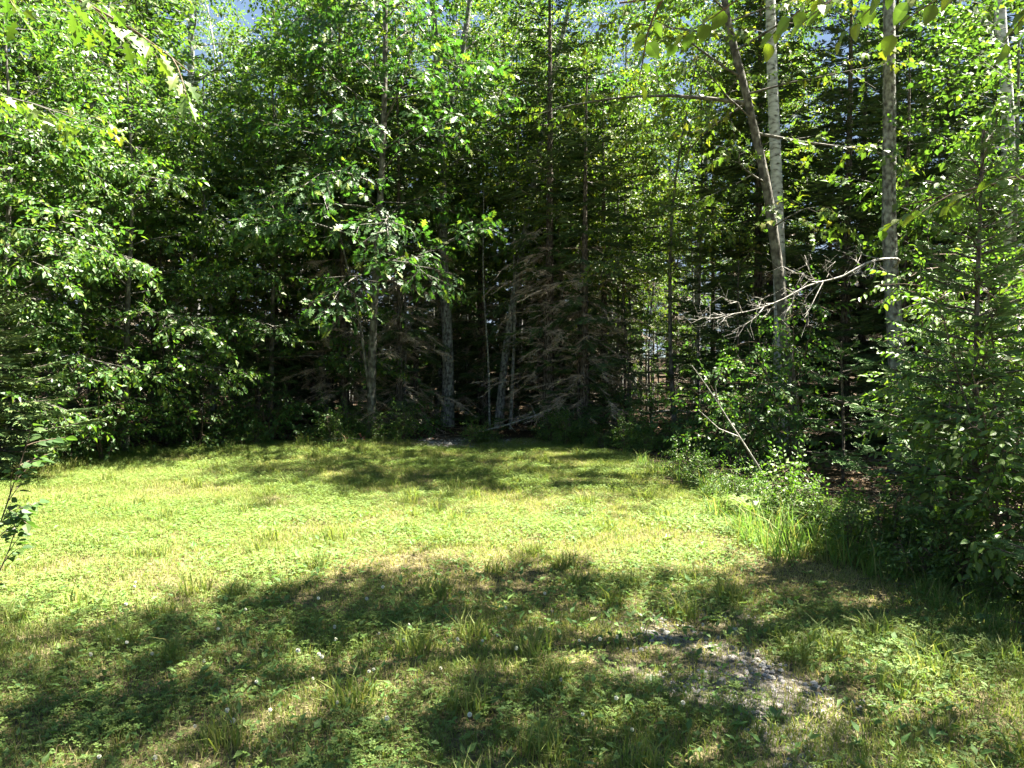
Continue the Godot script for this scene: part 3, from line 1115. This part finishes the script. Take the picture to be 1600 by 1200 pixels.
	tube(lg, [V(0.1, 0.42, 0), V(0.2, 0.75, 0.05), V(0.22, 1.0, 0.1)], 0.014, 0.006, 4)
	tube(lg, [V(-0.3, 0.36, 0.05), V(-0.38, 0.1, -0.1), V(-0.45, -0.1, -0.15)], 0.02, 0.012, 5)
	tube(lg, [V(0.4, 0.38, -0.1), V(0.45, 0.15, 0.0), V(0.5, -0.1, 0.05)], 0.02, 0.012, 5)
	var lo := thing("fallen_log", on(3.3, 16.0))
	part("log", lg, M.pale_dead, lo)
	tag(lo, "short pale fallen log propped in the sunlit gap", "log")


func leaf_meshes(kind: String, l: float, w: float, cols: Array) -> Array:
	var out := []
	for k in 8:
		var b := Buf.new()
		var col := jit(cols[k % cols.size()], 0.15, 0.08)
		var t := Transform3D(Basis(), Vector3(0, 0, -l * 0.22))
		strip(b, Vector3.ZERO, Vector3(0, 0, -l * 0.24), 0.0012, col)
		match kind:
			"ovate": leaf_ovate(b, t, l, w, col, 2)
			"oak": leaf_lobed(b, t, l, w, col, OAK)
			"maple": leaf_lobed(b, t, l, w, col, MAPLE)
		out.append(b.mesh(M.leaf))
	return out


func hang_leaves(parent: Node3D, pts: Array, n: int, from: float, meshes: Array, droop: float) -> void:
	for k in n:
		var f := lerpf(from, 1.0, (k + 0.6) / n)
		var p := along(pts, f)
		var h := heading(pts, f)
		var d := h.rotated(Vector3.UP, (1.0 if k % 2 else -1.0) * rr(0.3, 1.3))
		d.y = d.y * 0.4 - rr(0.3, 1.0) * droop
		var o := MeshInstance3D.new()
		o.name = "leaf"
		o.mesh = meshes[R.randi() % meshes.size()]
		o.transform = face(d, Vector3(rr(-0.7, 0.7), 1, rr(-0.7, 0.7)), p, rr(0.7, 1.15))
		parent.add_child(o, true)


func twiggy(bb: Buf, o: Node3D, main: Array, n: int, from: float, tl: float, per: int, meshes: Array, droop: float) -> void:
	for k in n:
		var f := lerpf(from, 0.97, (k + rr(0.2, 0.8)) / n)
		var p := along(main, f)
		var d := heading(main, f).rotated(Vector3.UP, (1.0 if k % 2 else -1.0) * rr(0.4, 1.1))
		d.y = d.y * 0.5 + rr(-0.5, 0.15)
		var tp := [p]
		for q in 4:
			d = (d + Vector3(rr(-0.15, 0.15), rr(-0.2, 0.02), rr(-0.15, 0.15))).normalized()
			tp.append(tp[-1] + d * tl * rr(0.7, 1.1) / 4.0)
		tube(bb, tp, 0.005, 0.0018, 4)
		hang_leaves(o, tp, per, 0.25, meshes, droop)


func fern(at: Vector3, size: float, n: int, label: String) -> void:
	var o := thing("fern", at, rr(0, TAU))
	for k in n:
		var b := Buf.new()
		var a := TAU * k / n + rr(-0.3, 0.3)
		var dir := Vector3(cos(a), 0, sin(a))
		var pts := []
		for q in 9:
			var f := q / 8.0
			pts.append(dir * size * (0.9 * f) + Vector3(0, size * (1.1 * f - 0.75 * f * f), 0))
		var col := jit(Color(0.13, 0.19, 0.035), 0.2, 0.1)
		for q in 8:
			strip(b, pts[q], pts[q + 1], 0.002, Color(0.12, 0.13, 0.04))
		for q in 26:
			var f := 0.14 + 0.84 * q / 26.0
			var p := along(pts, f)
			var h := heading(pts, f)
			var side := h.cross(Vector3.UP).normalized()
			var len: float = size * 0.24 * sin(PI * clampf(0.12 + 0.86 * f, 0, 1)) + 0.008
			for s in [-1.0, 1.0]:
				var tip: Vector3 = p + (side * s + h * 0.35 + Vector3(0, rr(-0.25, 0.05), 0)) * len
				var w: Vector3 = h * len * 0.13
				var mid: Vector3 = p.lerp(tip, 0.4)
				b.tri(p, mid + w, tip, col)
				b.tri(p, tip, mid - w, col)
		part("frond", b, M.leaf, o)
	tag(o, label, "fern")


func right_side() -> void:
	# young fir with fresh tips
	var young := conifer("fir_sapling", on(3.72, 6.0), 3.5, 0.03, {"bark": M.bark_brown, "live": 0.15, "start": 0.25, "reach": 0.95, "whorl": 0.17, "gap": 0.1, "fronds": S.young, "thin": 0.05, "rise": 0.1})
	tag(young, "young fir with bright fresh tips rising above the shrubs at the right", "fir tree")
	var low := conifer("fir_sapling", on(3.2, 4.25), 1.0, 0.02, {"bark": M.bark_brown, "live": 0.1, "start": 0.15, "reach": 0.5, "whorl": 0.16, "gap": 0.11, "fronds": S.young, "rise": 0.05})
	tag(low, "low fir seedling at the right edge beneath the leafy shrubs", "fir tree")
	var bough := conifer("fir_sapling", on(4.1, 9.3), 1.9, 0.02, {"bark": M.bark_brown, "live": 0.3, "start": 0.4, "reach": 0.95, "whorl": 0.3, "gap": 0.16, "fronds": S.young, "rise": 0.0, "thin": 0.25})
	tag(bough, "small fir with yellow-green flat boughs left of the lichen-flecked trunk", "fir tree")

	var limb_bush := {"sprays": S.bush, "twig": 0.38, "gap": 0.2, "step": 0.18, "bare": 0.15, "bend": -0.02}
	var BP := {"bark": M.stem, "step": 0.17, "reach": 0.6, "limb": limb_bush}
	var tall := [
		[3.65, 5.4, 2.1, 5, 0.6, "tall leafy shrub with narrow leaves, nearest of the right-hand thicket"],
		[3.55, 4.6, 1.35, 5, 0.5, "waist-high leafy shrub low at the right edge in front of the young fir"],
		[4.5, 6.6, 2.7, 5, 0.7, "tall leafy shrub behind the young fir at the right edge"],
		[4.45, 7.7, 2.5, 5, 0.55, "leafy shrub partly covering the lichen-flecked trunk"],
		[5.4, 8.4, 2.9, 5, 0.8, "tall leafy shrub right of the lichen-flecked trunk"],
		[5.5, 9.5, 1.6, 5, 0.5, "leafy shrub just right of the lichen-flecked trunk's foot"],
	]
	for q in tall:
		var o := shrub("leafy_shrub", on(q[0], q[1]), q[2], q[3], q[4], BP)
		tag(o, q[5], "shrub")
	var mid_limb := {"sprays": S.small, "twig": 0.4, "gap": 0.2, "step": 0.2, "bare": 0.15, "bend": -0.03}
	var MP := {"bark": M.stem, "step": 0.22, "reach": 0.7, "limb": mid_limb}
	var mids := [
		[3.85, 10.4, 2.5, 3, 0.6, "thin leafy bush below the bowed maple"],
		[3.0, 9.9, 1.3, 4, 0.5, "knee-high dark bush behind the leaning dead stick"],
		[3.75, 11.9, 1.9, 4, 0.5, "dark leafy bush left of the bowed maple's foot"],
		[2.9, 13.2, 0.9, 4, 0.5, "leafy bush at the mouth of the sunlit gap"],
		[6.3, 9.8, 2.8, 4, 0.8, "leafy bush at the far right behind the thicket"],
		[-6.3, 11.6, 1.5, 5, 0.7, "leafy bush below the sunlit small-leaved tree at the left"],
		[-7.9, 10.9, 1.9, 5, 0.8, "taller leafy bush at the left end of the wood edge"],
		[-5.6, 13.4, 1.1, 5, 0.6, "dark leafy bush in the shade left of the dark straight trunk"],
		[-3.6, 14.7, 0.6, 5, 0.5, "low weedy bush left of the slim oak's foot"],
		[-2.2, 15.0, 0.5, 5, 0.4, "low weedy bush right of the slim oak's foot"],
		[1.9, 14.6, 0.7, 5, 0.5, "low bush right of the gravel patch"],
		[-4.6, 14.3, 0.9, 6, 0.5, "low dark green bush at the shaded lawn edge left of the slim oak"],
		[-5.5, 14.4, 0.6, 5, 0.5, "low bush in shade beside the dark left trunk"],
		[-7.0, 11.9, 0.7, 6, 0.5, "low light green bush at the left end of the lawn edge"],
	]
	for q in mids:
		var o := shrub("leafy_bush", on(q[0], q[1]), q[2], q[3], q[4], MP)
		tag(o, q[5], "bush")
	# weeds along the border
	var weeds := []
	var wl := {"sprays": S.weed, "twig": 0.12, "gap": 0.1, "step": 0.1, "bare": 0.3, "bend": -0.02}
	for k in 4:
		weeds.append(shrub("leafy_weed", Vector3(0, -100, 0), rr(0.45, 0.7), 5, 0.22, {"bark": M.stem, "step": 0.09, "reach": 0.16, "r0": 0.005, "limb": wl}))
	for k in 46:
		var d := rr(4.2, 10.5)
		var x := 0.0
		for t in 200:
			x = rr(1.0, 4.2)
			if absf(far_edge(x) + 0.7 - d) < 1.2: break
			d = rr(4.2, 10.5)
		var o := copy(weeds[k % 4], on(x, d), rr(0, TAU), rr(0.35, 0.95))
		tag(o, "knee-high leafy weed along the right-hand border of the lawn", "weed", "leafy weeds along the border")
	for k in 14:
		var o := copy(weeds[k % 4], on(rr(1.8, 3.3), rr(11.6, 14.2)), rr(0, TAU), rr(0.45, 0.85))
		tag(o, "light green weed in the clump before the sunlit gap", "weed", "weeds in the clump before the gap")
	for k in 26:
		var x := rr(-8.0, 1.6)
		var o := copy(weeds[k % 4], on(x, far_edge(x) + rr(0.0, 1.2)), rr(0, TAU), rr(0.4, 0.9))
		tag(o, "shaded leafy weed along the far edge of the lawn at the foot of the wood", "weed", "leafy weeds along the far edge")
	for w in weeds:
		remove_child(w)
		w.queue_free()
	var fs := [[2.45, 7.5, 0.45, "sunlit fern at the left end of the fern patch"], [2.85, 7.25, 0.5, "sunlit fern in the middle of the fern patch"], [2.65, 7.9, 0.42, "fern at the back of the fern patch"], [3.2, 7.0, 0.45, "fern at the right end of the fern patch, before the thicket"],
		[3.35, 6.1, 0.45, "fern half hidden in the foot of the thicket"]]
	for q in fs:
		fern(on(q[0], q[1]), q[2], 8, q[3])
	# leaning dead stick
	var ds := Buf.new()
	var path := smooth_path([V(0, 0, 0), V(-0.25, 0.42, 0), V(-0.52, 0.85, 0.05), V(-0.72, 1.18, 0.1), V(-0.95, 1.5, 0.1)], 3)
	tube(ds, path, 0.014, 0.004, 5)
	tube(ds, [along(path, 0.45), along(path, 0.45) + V(-0.25, 0.1, -0.05), along(path, 0.45) + V(-0.5, 0.32, -0.1)], 0.008, 0.003, 4)
	tube(ds, [along(path, 0.7), along(path, 0.7) + V(-0.05, 0.2, -0.05), along(path, 0.7) + V(0.02, 0.4, -0.1)], 0.006, 0.002, 4)
	var st := thing("dead_sapling", on(3.0, 8.5))
	part("stick", ds, M.pale_dead, st)
	tag(st, "thin bare dead stick leaning left over the weeds", "stick")

	# trees that stand beside the photographer and hang into the picture
	var birch := broadleaf("birch_tree", on(3.75, 2.7), [V(0, -0.1, 0), V(0.0, 2.0, 0.0), V(0.3, 5.0, -0.5), V(0.8, 8.0, -1.2), V(1.0, 10.0, -1.4)],
		{"r0": 0.11, "r1": 0.03, "bark": M.bark_birch, "first": 0.75, "limbs": 8, "reach": 1.8, "twig": 0.9, "gap": 0.24, "step": 0.3, "sprays": S.mid, "rise": 0.2, "lean": V(0.5, 0, -0.5)})
	var leaner := broadleaf("maple_tree", on(5.1, 5.5), [V(0, -0.1, 0), V(-0.1, 2.5, 0.05), V(-0.5, 5.0, -0.1), V(-1.8, 7.4, -0.4), V(-3.6, 9.2, -0.9)],
		{"r0": 0.11, "r1": 0.03, "bark": M.bark_maple, "first": 0.54, "limbs": 44, "reach": 2.5, "twig": 0.9, "gap": 0.14, "step": 0.18, "sprays": S.mid, "rise": 0.05, "even": true, "lean": V(-0.1, 0, 0.0)})
	tag(leaner, "maple rising from behind the right-hand thicket and leaning over the near lawn", "tree")
	var bb := Buf.new()
	var lm := leaf_meshes("ovate", 0.075, 0.055, [Color(0.17, 0.23, 0.04), Color(0.12, 0.19, 0.04), Color(0.2, 0.24, 0.04), Color(0.1, 0.17, 0.04)])
	var br := smooth_path([V(0, 2.7, 0.05), V(-0.8, 2.98, 0.05), V(-1.7, 3.02, 0.1), V(-2.6, 2.96, 0.1), V(-3.35, 2.9, 0.15)], 4)
	tube(bb, br, 0.02, 0.004, 6)
	twiggy(bb, birch, br, 13, 0.4, 0.38, 7, lm, 0.8)
	var br2 := smooth_path([V(0, 2.3, 0.1), V(-0.6, 2.5, 0.7), V(-1.1, 2.5, 1.1), V(-1.7, 2.38, 1.3)], 4)
	tube(bb, br2, 0.014, 0.003, 5)
	twiggy(bb, birch, br2, 7, 0.5, 0.3, 7, lm, 0.7)
	part("low_branch", bb, M.stem, birch)
	tag(birch, "overhanging birch whose yellow-green leaves hang in at the upper right", "tree")
	var shade := broadleaf("maple_tree", on(6.7, 5.9), [V(0, -0.1, 0), V(0.05, 3.0, 0), V(0, 6.0, 0), V(-0.1, 9.5, 0)],
		{"r0": 0.13, "r1": 0.03, "bark": M.bark_maple, "first": 0.5, "limbs": 18, "reach": 2.4, "twig": 0.9, "gap": 0.17, "step": 0.22, "sprays": S.mid, "rise": 0.15, "even": true})
	tag(shade, "maple beside the clearing, out to the right, whose crown shades the near grass", "tree")


func left_side() -> void:
	var L := {"r0": 0.06, "r1": 0.012, "bark": M.bark_maple, "first": 0.22, "limbs": 34, "reach": 2.4, "twig": 0.8, "gap": 0.14, "step": 0.17, "sprays": S.mid, "rise": 0.05, "even": true, "bend": -0.06}
	var spots := [
		[-7.4, 10.9, 6.5, "sunlit small-leaved tree nearest the left edge, boughs in flat layers"],
		[-8.3, 9.6, 6.0, "small-leaved tree cut off by the left edge, in front of the others"],
		[-6.5, 12.6, 6.2, "slim small-leaved tree right of the nearest left-hand one"],
		[-8.9, 12.4, 7.5, "taller small-leaved tree behind the left-hand ones"],
		[-4.9, 15.2, 7.0, "small-leaved tree behind the slim oak's left boughs"],
	]
	for q in spots:
		var h: float = q[2]
		var o := broadleaf("birch_tree", on(q[0], q[1]), [V(0, -0.1, 0), V(0.08, h * 0.35, 0), V(0.15, h * 0.7, 0.1), V(0.1, h, 0.1)], L)
		tag(o, q[3], "tree")
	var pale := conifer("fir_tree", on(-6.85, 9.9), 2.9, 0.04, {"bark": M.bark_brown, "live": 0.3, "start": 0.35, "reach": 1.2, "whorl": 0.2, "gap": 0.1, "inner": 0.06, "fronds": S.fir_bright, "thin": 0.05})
	tag(pale, "pale yellow-green fir boughs at the left edge above the lawn", "fir tree")

	# maple and oak whose trunks stand left of the frame
	var mp := broadleaf("maple_tree", on(-6.5, 7.4), [V(0, -0.1, 0), V(0.1, 2.5, 0), V(0.3, 5.0, 0), V(0.4, 8.0, 0)],
		{"r0": 0.08, "r1": 0.02, "bark": M.bark_maple, "first": 0.45, "limbs": 13, "reach": 2.4, "twig": 0.7, "gap": 0.24, "step": 0.3, "sprays": S.maple_bright, "rise": 0.0, "lean": V(0.5, 0, 0.1)})
	tag(mp, "maple with backlit yellow leaves at the upper left corner", "tree")
	var oak := broadleaf("oak_tree", on(-4.9, 4.2), [V(0, -0.1, 0), V(0, 2.5, 0), V(0.05, 5.0, 0), V(0, 9.0, 0)],
		{"r0": 0.12, "r1": 0.03, "bark": M.bark_grey, "first": 0.6, "limbs": 10, "reach": 2.2, "twig": 0.8, "gap": 0.3, "step": 0.4, "sprays": S.oak, "rise": 0.2, "lean": V(-0.6, 0, 0)})
	var bb := Buf.new()
	var lm := leaf_meshes("oak", 0.16, 0.1, [Color(0.1, 0.17, 0.03), Color(0.14, 0.19, 0.03), Color(0.08, 0.14, 0.03)])
	var br := smooth_path([V(0, 3.7, 0), V(0.9, 4.1, 0.3), V(1.8, 4.0, 0.6), V(2.4, 3.75, 0.8), V(2.75, 3.5, 0.9)], 4)
	tube(bb, br, 0.025, 0.004, 6)
	twiggy(bb, oak, br, 9, 0.5, 0.42, 6, lm, 0.8)
	part("low_branch", bb, M.stem, oak)
	tag(oak, "oak left of the view whose large lobed leaves hang in at the upper left", "tree")

	# sapling close by at the left edge
	var sp := thing("leafy_sapling", on(-3.5, 5.0))
	sp.scale = Vector3.ONE * 0.85
	var sb := Buf.new()
	var lm2 := leaf_meshes("ovate", 0.095, 0.06, [Color(0.06, 0.11, 0.035), Color(0.075, 0.13, 0.035), Color(0.05, 0.1, 0.03)])
	var st := smooth_path([V(0, 0, 0), V(0.04, 0.4, 0), V(0.16, 0.8, 0.02), V(0.3, 1.25, 0.05)], 4)
	tube(sb, st, 0.009, 0.003, 5)
	var st2 := smooth_path([V(0, 0.05, 0), V(0.12, 0.35, 0.05), V(0.2, 0.7, 0.1)], 4)
	tube(sb, st2, 0.007, 0.002, 5)
	twiggy(sb, sp, st, 12, 0.3, 0.3, 8, lm2, 0.4)
	twiggy(sb, sp, st2, 6, 0.3, 0.22, 6, lm2, 0.4)
	part("stem", sb, M.stem, sp)
	tag(sp, "small sapling with smooth oval leaves at the left edge, close by on the lawn", "sapling")


func lawn_details() -> void:
	# long grass along the borders
	var tall := []
	for k in 4:
		tall.append(turf(60, 0.15, 0.16, 0.5, 0.0075, [Color(0.13, 0.24, 0.055), Color(0.16, 0.25, 0.06), Color(0.12, 0.2, 0.05), Color(0.26, 0.26, 0.1)]).mesh(M.grass))
	var pt := [[], [], [], []]
	for k in 1500:
		var d := rr(3.0, 14.2)
		var x := rr(-9.0, 4.6)
		var e := far_edge(x) - d
		if e < -0.9 or e > 0.45: continue
		if e > -0.1 and R.randf() < 0.5: continue
		if d > 12.5 and R.randf() < 0.45: continue
		if gravelly(x, d) > 0.2: continue
		pt[k % 4].append(Transform3D(Basis(Vector3.UP, rr(0, TAU)).scaled(Vector3.ONE * rr(0.4, 1.0) * (0.7 if d > 12.0 else 1.0)), on(x, d)))
	for k in 260:
		var d := rr(2.9, 5.6)
		var x := rr(1.5, 3.6)
		if far_edge(x) - d > 1.5 or gravelly(x, d) > 0.3: continue
		pt[k % 4].append(Transform3D(Basis(Vector3.UP, rr(0, TAU)).scaled(Vector3.ONE * rr(0.3, 0.7)), on(x, d)))
	for k in 24:
		pt[k % 4].append(Transform3D(Basis(Vector3.UP, rr(0, TAU)).scaled(Vector3.ONE * rr(0.5, 1.1)), on(rr(1.95, 2.9), rr(5.4, 7.6))))
	for k in 4:
		stuff("long_grass", tall[k], pt[k], "long uncut grass along the edges of the lawn", "grass")

	# white clover flowers
	var fl := thing("clover_flower", Vector3(0, -50, 0))
	var hb := Buf.new()
	for k in 60:
		var u := 1.0 - 2.0 * (k + 0.5) / 60.0
		var a := k * 2.39996
		var dir := Vector3(sqrt(1 - u * u) * cos(a), u, sqrt(1 - u * u) * sin(a))
		var side := dir.cross(Vector3(0.3, 1, 0.2)).normalized() * 0.0022
		var c := jit(Color(0.72, 0.72, 0.62), 0.08, 0.04)
		var o := Vector3(0, 0.07, 0)
		hb.tri(o + dir * 0.002 - side * 1.5, o + dir * 0.0105 + Vector3(0, 0.001, 0), o + dir * 0.002 + side * 1.5, c)
		hb.tri(o + dir * 0.004 - side, o + dir * 0.0095 + side * 1.2, o + dir * 0.0095 - side * 1.2, c)
	part("flower_head", hb, M.petal, fl)
	var sb := Buf.new()
	strip(sb, Vector3(0.004, -0.01, 0), Vector3(0, 0.07, 0), 0.0014, Color(0.12, 0.18, 0.05))
	part("stalk", sb, M.grass, fl)
	var spots := [Vector2(-1.45, 3.55), Vector2(-1.75, 3.0), Vector2(0.0, 3.3), Vector2(-0.55, 3.05)]
	for k in 58:
		var c: Vector2 = spots[k % 4]
		var x := c.x + rr(-1.3, 1.3)
		var d := c.y + rr(-0.4, 2.4) * (0.5 if k % 3 else 1.0)
		var o := copy(fl, on(x, maxf(d, 2.75)), rr(0, TAU), rr(0.75, 1.15))
		o.rotation.x = rr(-0.25, 0.25)
		tag(o, "tiny white clover flower head in the near lawn", "flower", "white clover flowers in the lawn")
	remove_child(fl)
	fl.queue_free()

	# broad-leaved rosettes
	var ros := []
	for k in 3:
		var w := thing("plantain", Vector3(0, -50, 0))
		for j in 7:
			var b := Buf.new()
			leaf_ovate(b, face(Vector3(cos(j * 0.9 + k), rr(0.15, 0.6), sin(j * 0.9 + k)), Vector3.UP, Vector3(0, 0.01, 0), 1.0), rr(0.05, 0.08), rr(0.022, 0.035), jit(Color(0.13, 0.21, 0.055), 0.2), 2)
			part("leaf", b, M.leaf, w)
		ros.append(w)
	for k in 60:
		var d := 2.8 + 5.0 * pow(R.randf(), 1.4)
		var x := rr(-0.62, 0.5) * d
		if k % 3 == 0: x = rr(0.3, 1.6)
		var o := copy(ros[k % 3], on(x, d), rr(0, TAU), rr(0.6, 1.1))
		tag(o, "low broad-leaved weed rosette growing in the near lawn", "weed", "broad-leaved weeds in the lawn")
	for w in ros:
		remove_child(w)
		w.queue_free()

	# stones of the gravel and the bare track
	var st := Buf.new()
	for k in 5200:
		var back := k % 4 == 0
		var x := rr(-2.4, 1.0) if back else rr(0.3, 2.3)
		var d := rr(13.1, 15.1) if back else rr(2.6, 5.6)
		if gravelly(x, d) < rr(0.1, 0.7): continue
		pebble(st, on(x, d), rr(0.006, 0.02) if not back else rr(0.01, 0.035))
	var go := part("gravel", st, M.stone)
	tag(go, "grey gravel and pebbles on the bare patches of the clearing", "gravel", "", "stuff")
	var named := [[1.02, 3.62, 0.035, "pale fist-sized stone on the bare track at the lower right"], [1.3, 4.35, 0.045, "flat grey stone beside the bare track"], [0.25, 4.7, 0.03, "small dark stone half sunk in the near lawn"], [-1.5, 14.0, 0.09, "pale grey stone at the left end of the gravel patch"], [-1.15, 13.9, 0.07, "smaller grey stone on the gravel patch"]]
	for q in named:
		var b := Buf.new()
		pebble(b, Vector3.ZERO, q[2])
		var o := part("stone", b, M.stone)
		o.position = on(q[0], q[1]) + Vector3(0, 0.01, 0)
		tag(o, q[3], "stone")

	# fallen leaves and needles
	var lf := Buf.new()
	for k in 10:
		leaf_ovate(lf, face(rv(1.0) * Vector3(1, 0.3, 1), Vector3(rr(-0.6, 0.6), 1, rr(-0.6, 0.6)), Vector3(rr(-0.2, 0.2), 0.01, rr(-0.2, 0.2)), 1.0), rr(0.05, 0.1), rr(0.03, 0.05), jit(Color(0.17, 0.11, 0.06), 0.35, 0.15), 1)
	for k in 6:
		var p := Vector3(rr(-0.25, 0.25), 0.012, rr(-0.25, 0.25))
		strip(lf, p, p + Vector3(rr(-0.3, 0.3), 0.02, rr(-0.3, 0.3)), 0.004, jit(Color(0.16, 0.13, 0.1), 0.4))
	var pls := []
	for k in 2600:
		var d := rr(3.5, 24.0)
		var x := rr(-0.8, 0.8) * d
		if far_edge(x) - d > rr(-0.2, 0.5): continue
		pls.append(Transform3D(Basis(Vector3.UP, rr(0, TAU)), on(x, d)))
	stuff("leaf_litter", lf.mesh(M.dry), pls, "brown fallen leaves and twigs on the floor of the wood", "leaves")
	var red := thing("fallen_branch", on(-3.05, 13.9), 0.4)
	var rb := Buf.new()
	tube(rb, smooth_path([V(-0.45, 0.06, 0), V(-0.1, 0.1, 0), V(0.35, 0.05, 0.05)], 3), 0.012, 0.005, 5)
	part("stick", rb, M.dead_bark, red)
	var rl := Buf.new()
	for k in 14:
		leaf_ovate(rl, face(rv(1.0) + Vector3(0.3, 0, 0), Vector3.UP, Vector3(rr(-0.2, 0.3), rr(0.03, 0.1), rr(-0.08, 0.08)), 1.0), 0.09, 0.05, jit(Color(0.35, 0.13, 0.1), 0.25), 1)
	part("dead_leaves", rl, M.dry, red)
	tag(red, "small fallen branch with reddish dead leaves at the foot of the slim oak", "branch")
	var gs := thing("fallen_branch", on(0.1, 14.9), -0.3)
	var gb := Buf.new()
	var gp := smooth_path([V(-0.9, 0.1, 0.1), V(-0.3, 0.25, 0), V(0.3, 0.45, 0), V(0.7, 0.6, 0)], 3)
	tube(gb, gp, 0.022, 0.006, 5)
	for k in 9:
		var p := along(gp, rr(0.3, 0.95))
		tube(gb, [p, p + Vector3(rr(-0.2, 0.3), rr(-0.15, 0.3), rr(-0.3, 0.3))], 0.008, 0.002, 4)
	part("stick", gb, M.pale_dead, gs)
	tag(gs, "bare pale fallen branch lying behind the gravel patch", "branch")


func pebble(b: Buf, at: Vector3, r: float) -> void:
	var c := jit(Color(0.2, 0.19, 0.175), 0.4, 0.05)
	var s := Vector3(rr(0.8, 1.3), rr(0.4, 0.7), rr(0.8, 1.2)) * r
	var a := rr(0, TAU)
	var bs := Basis(Vector3.UP, a)
	var top := []
	var bot := []
	for k in 6:
		var q := TAU * k / 6.0
		var j := rr(0.8, 1.15)
		top.append(at + bs * (Vector3(cos(q) * 0.6, 0.75, sin(q) * 0.6) * j * s))
		bot.append(at + bs * (Vector3(cos(q), -0.1, sin(q)) * j * s))
	var peak := at + bs * (Vector3(rr(-0.2, 0.2), 1.0, rr(-0.2, 0.2)) * s)
	for k in 6:
		var m := (k + 1) % 6
		b.tri(peak, top[k], top[m], c)
		b.tri(top[k], bot[k], top[m], c)
		b.tri(top[m], bot[k], bot[m], c)
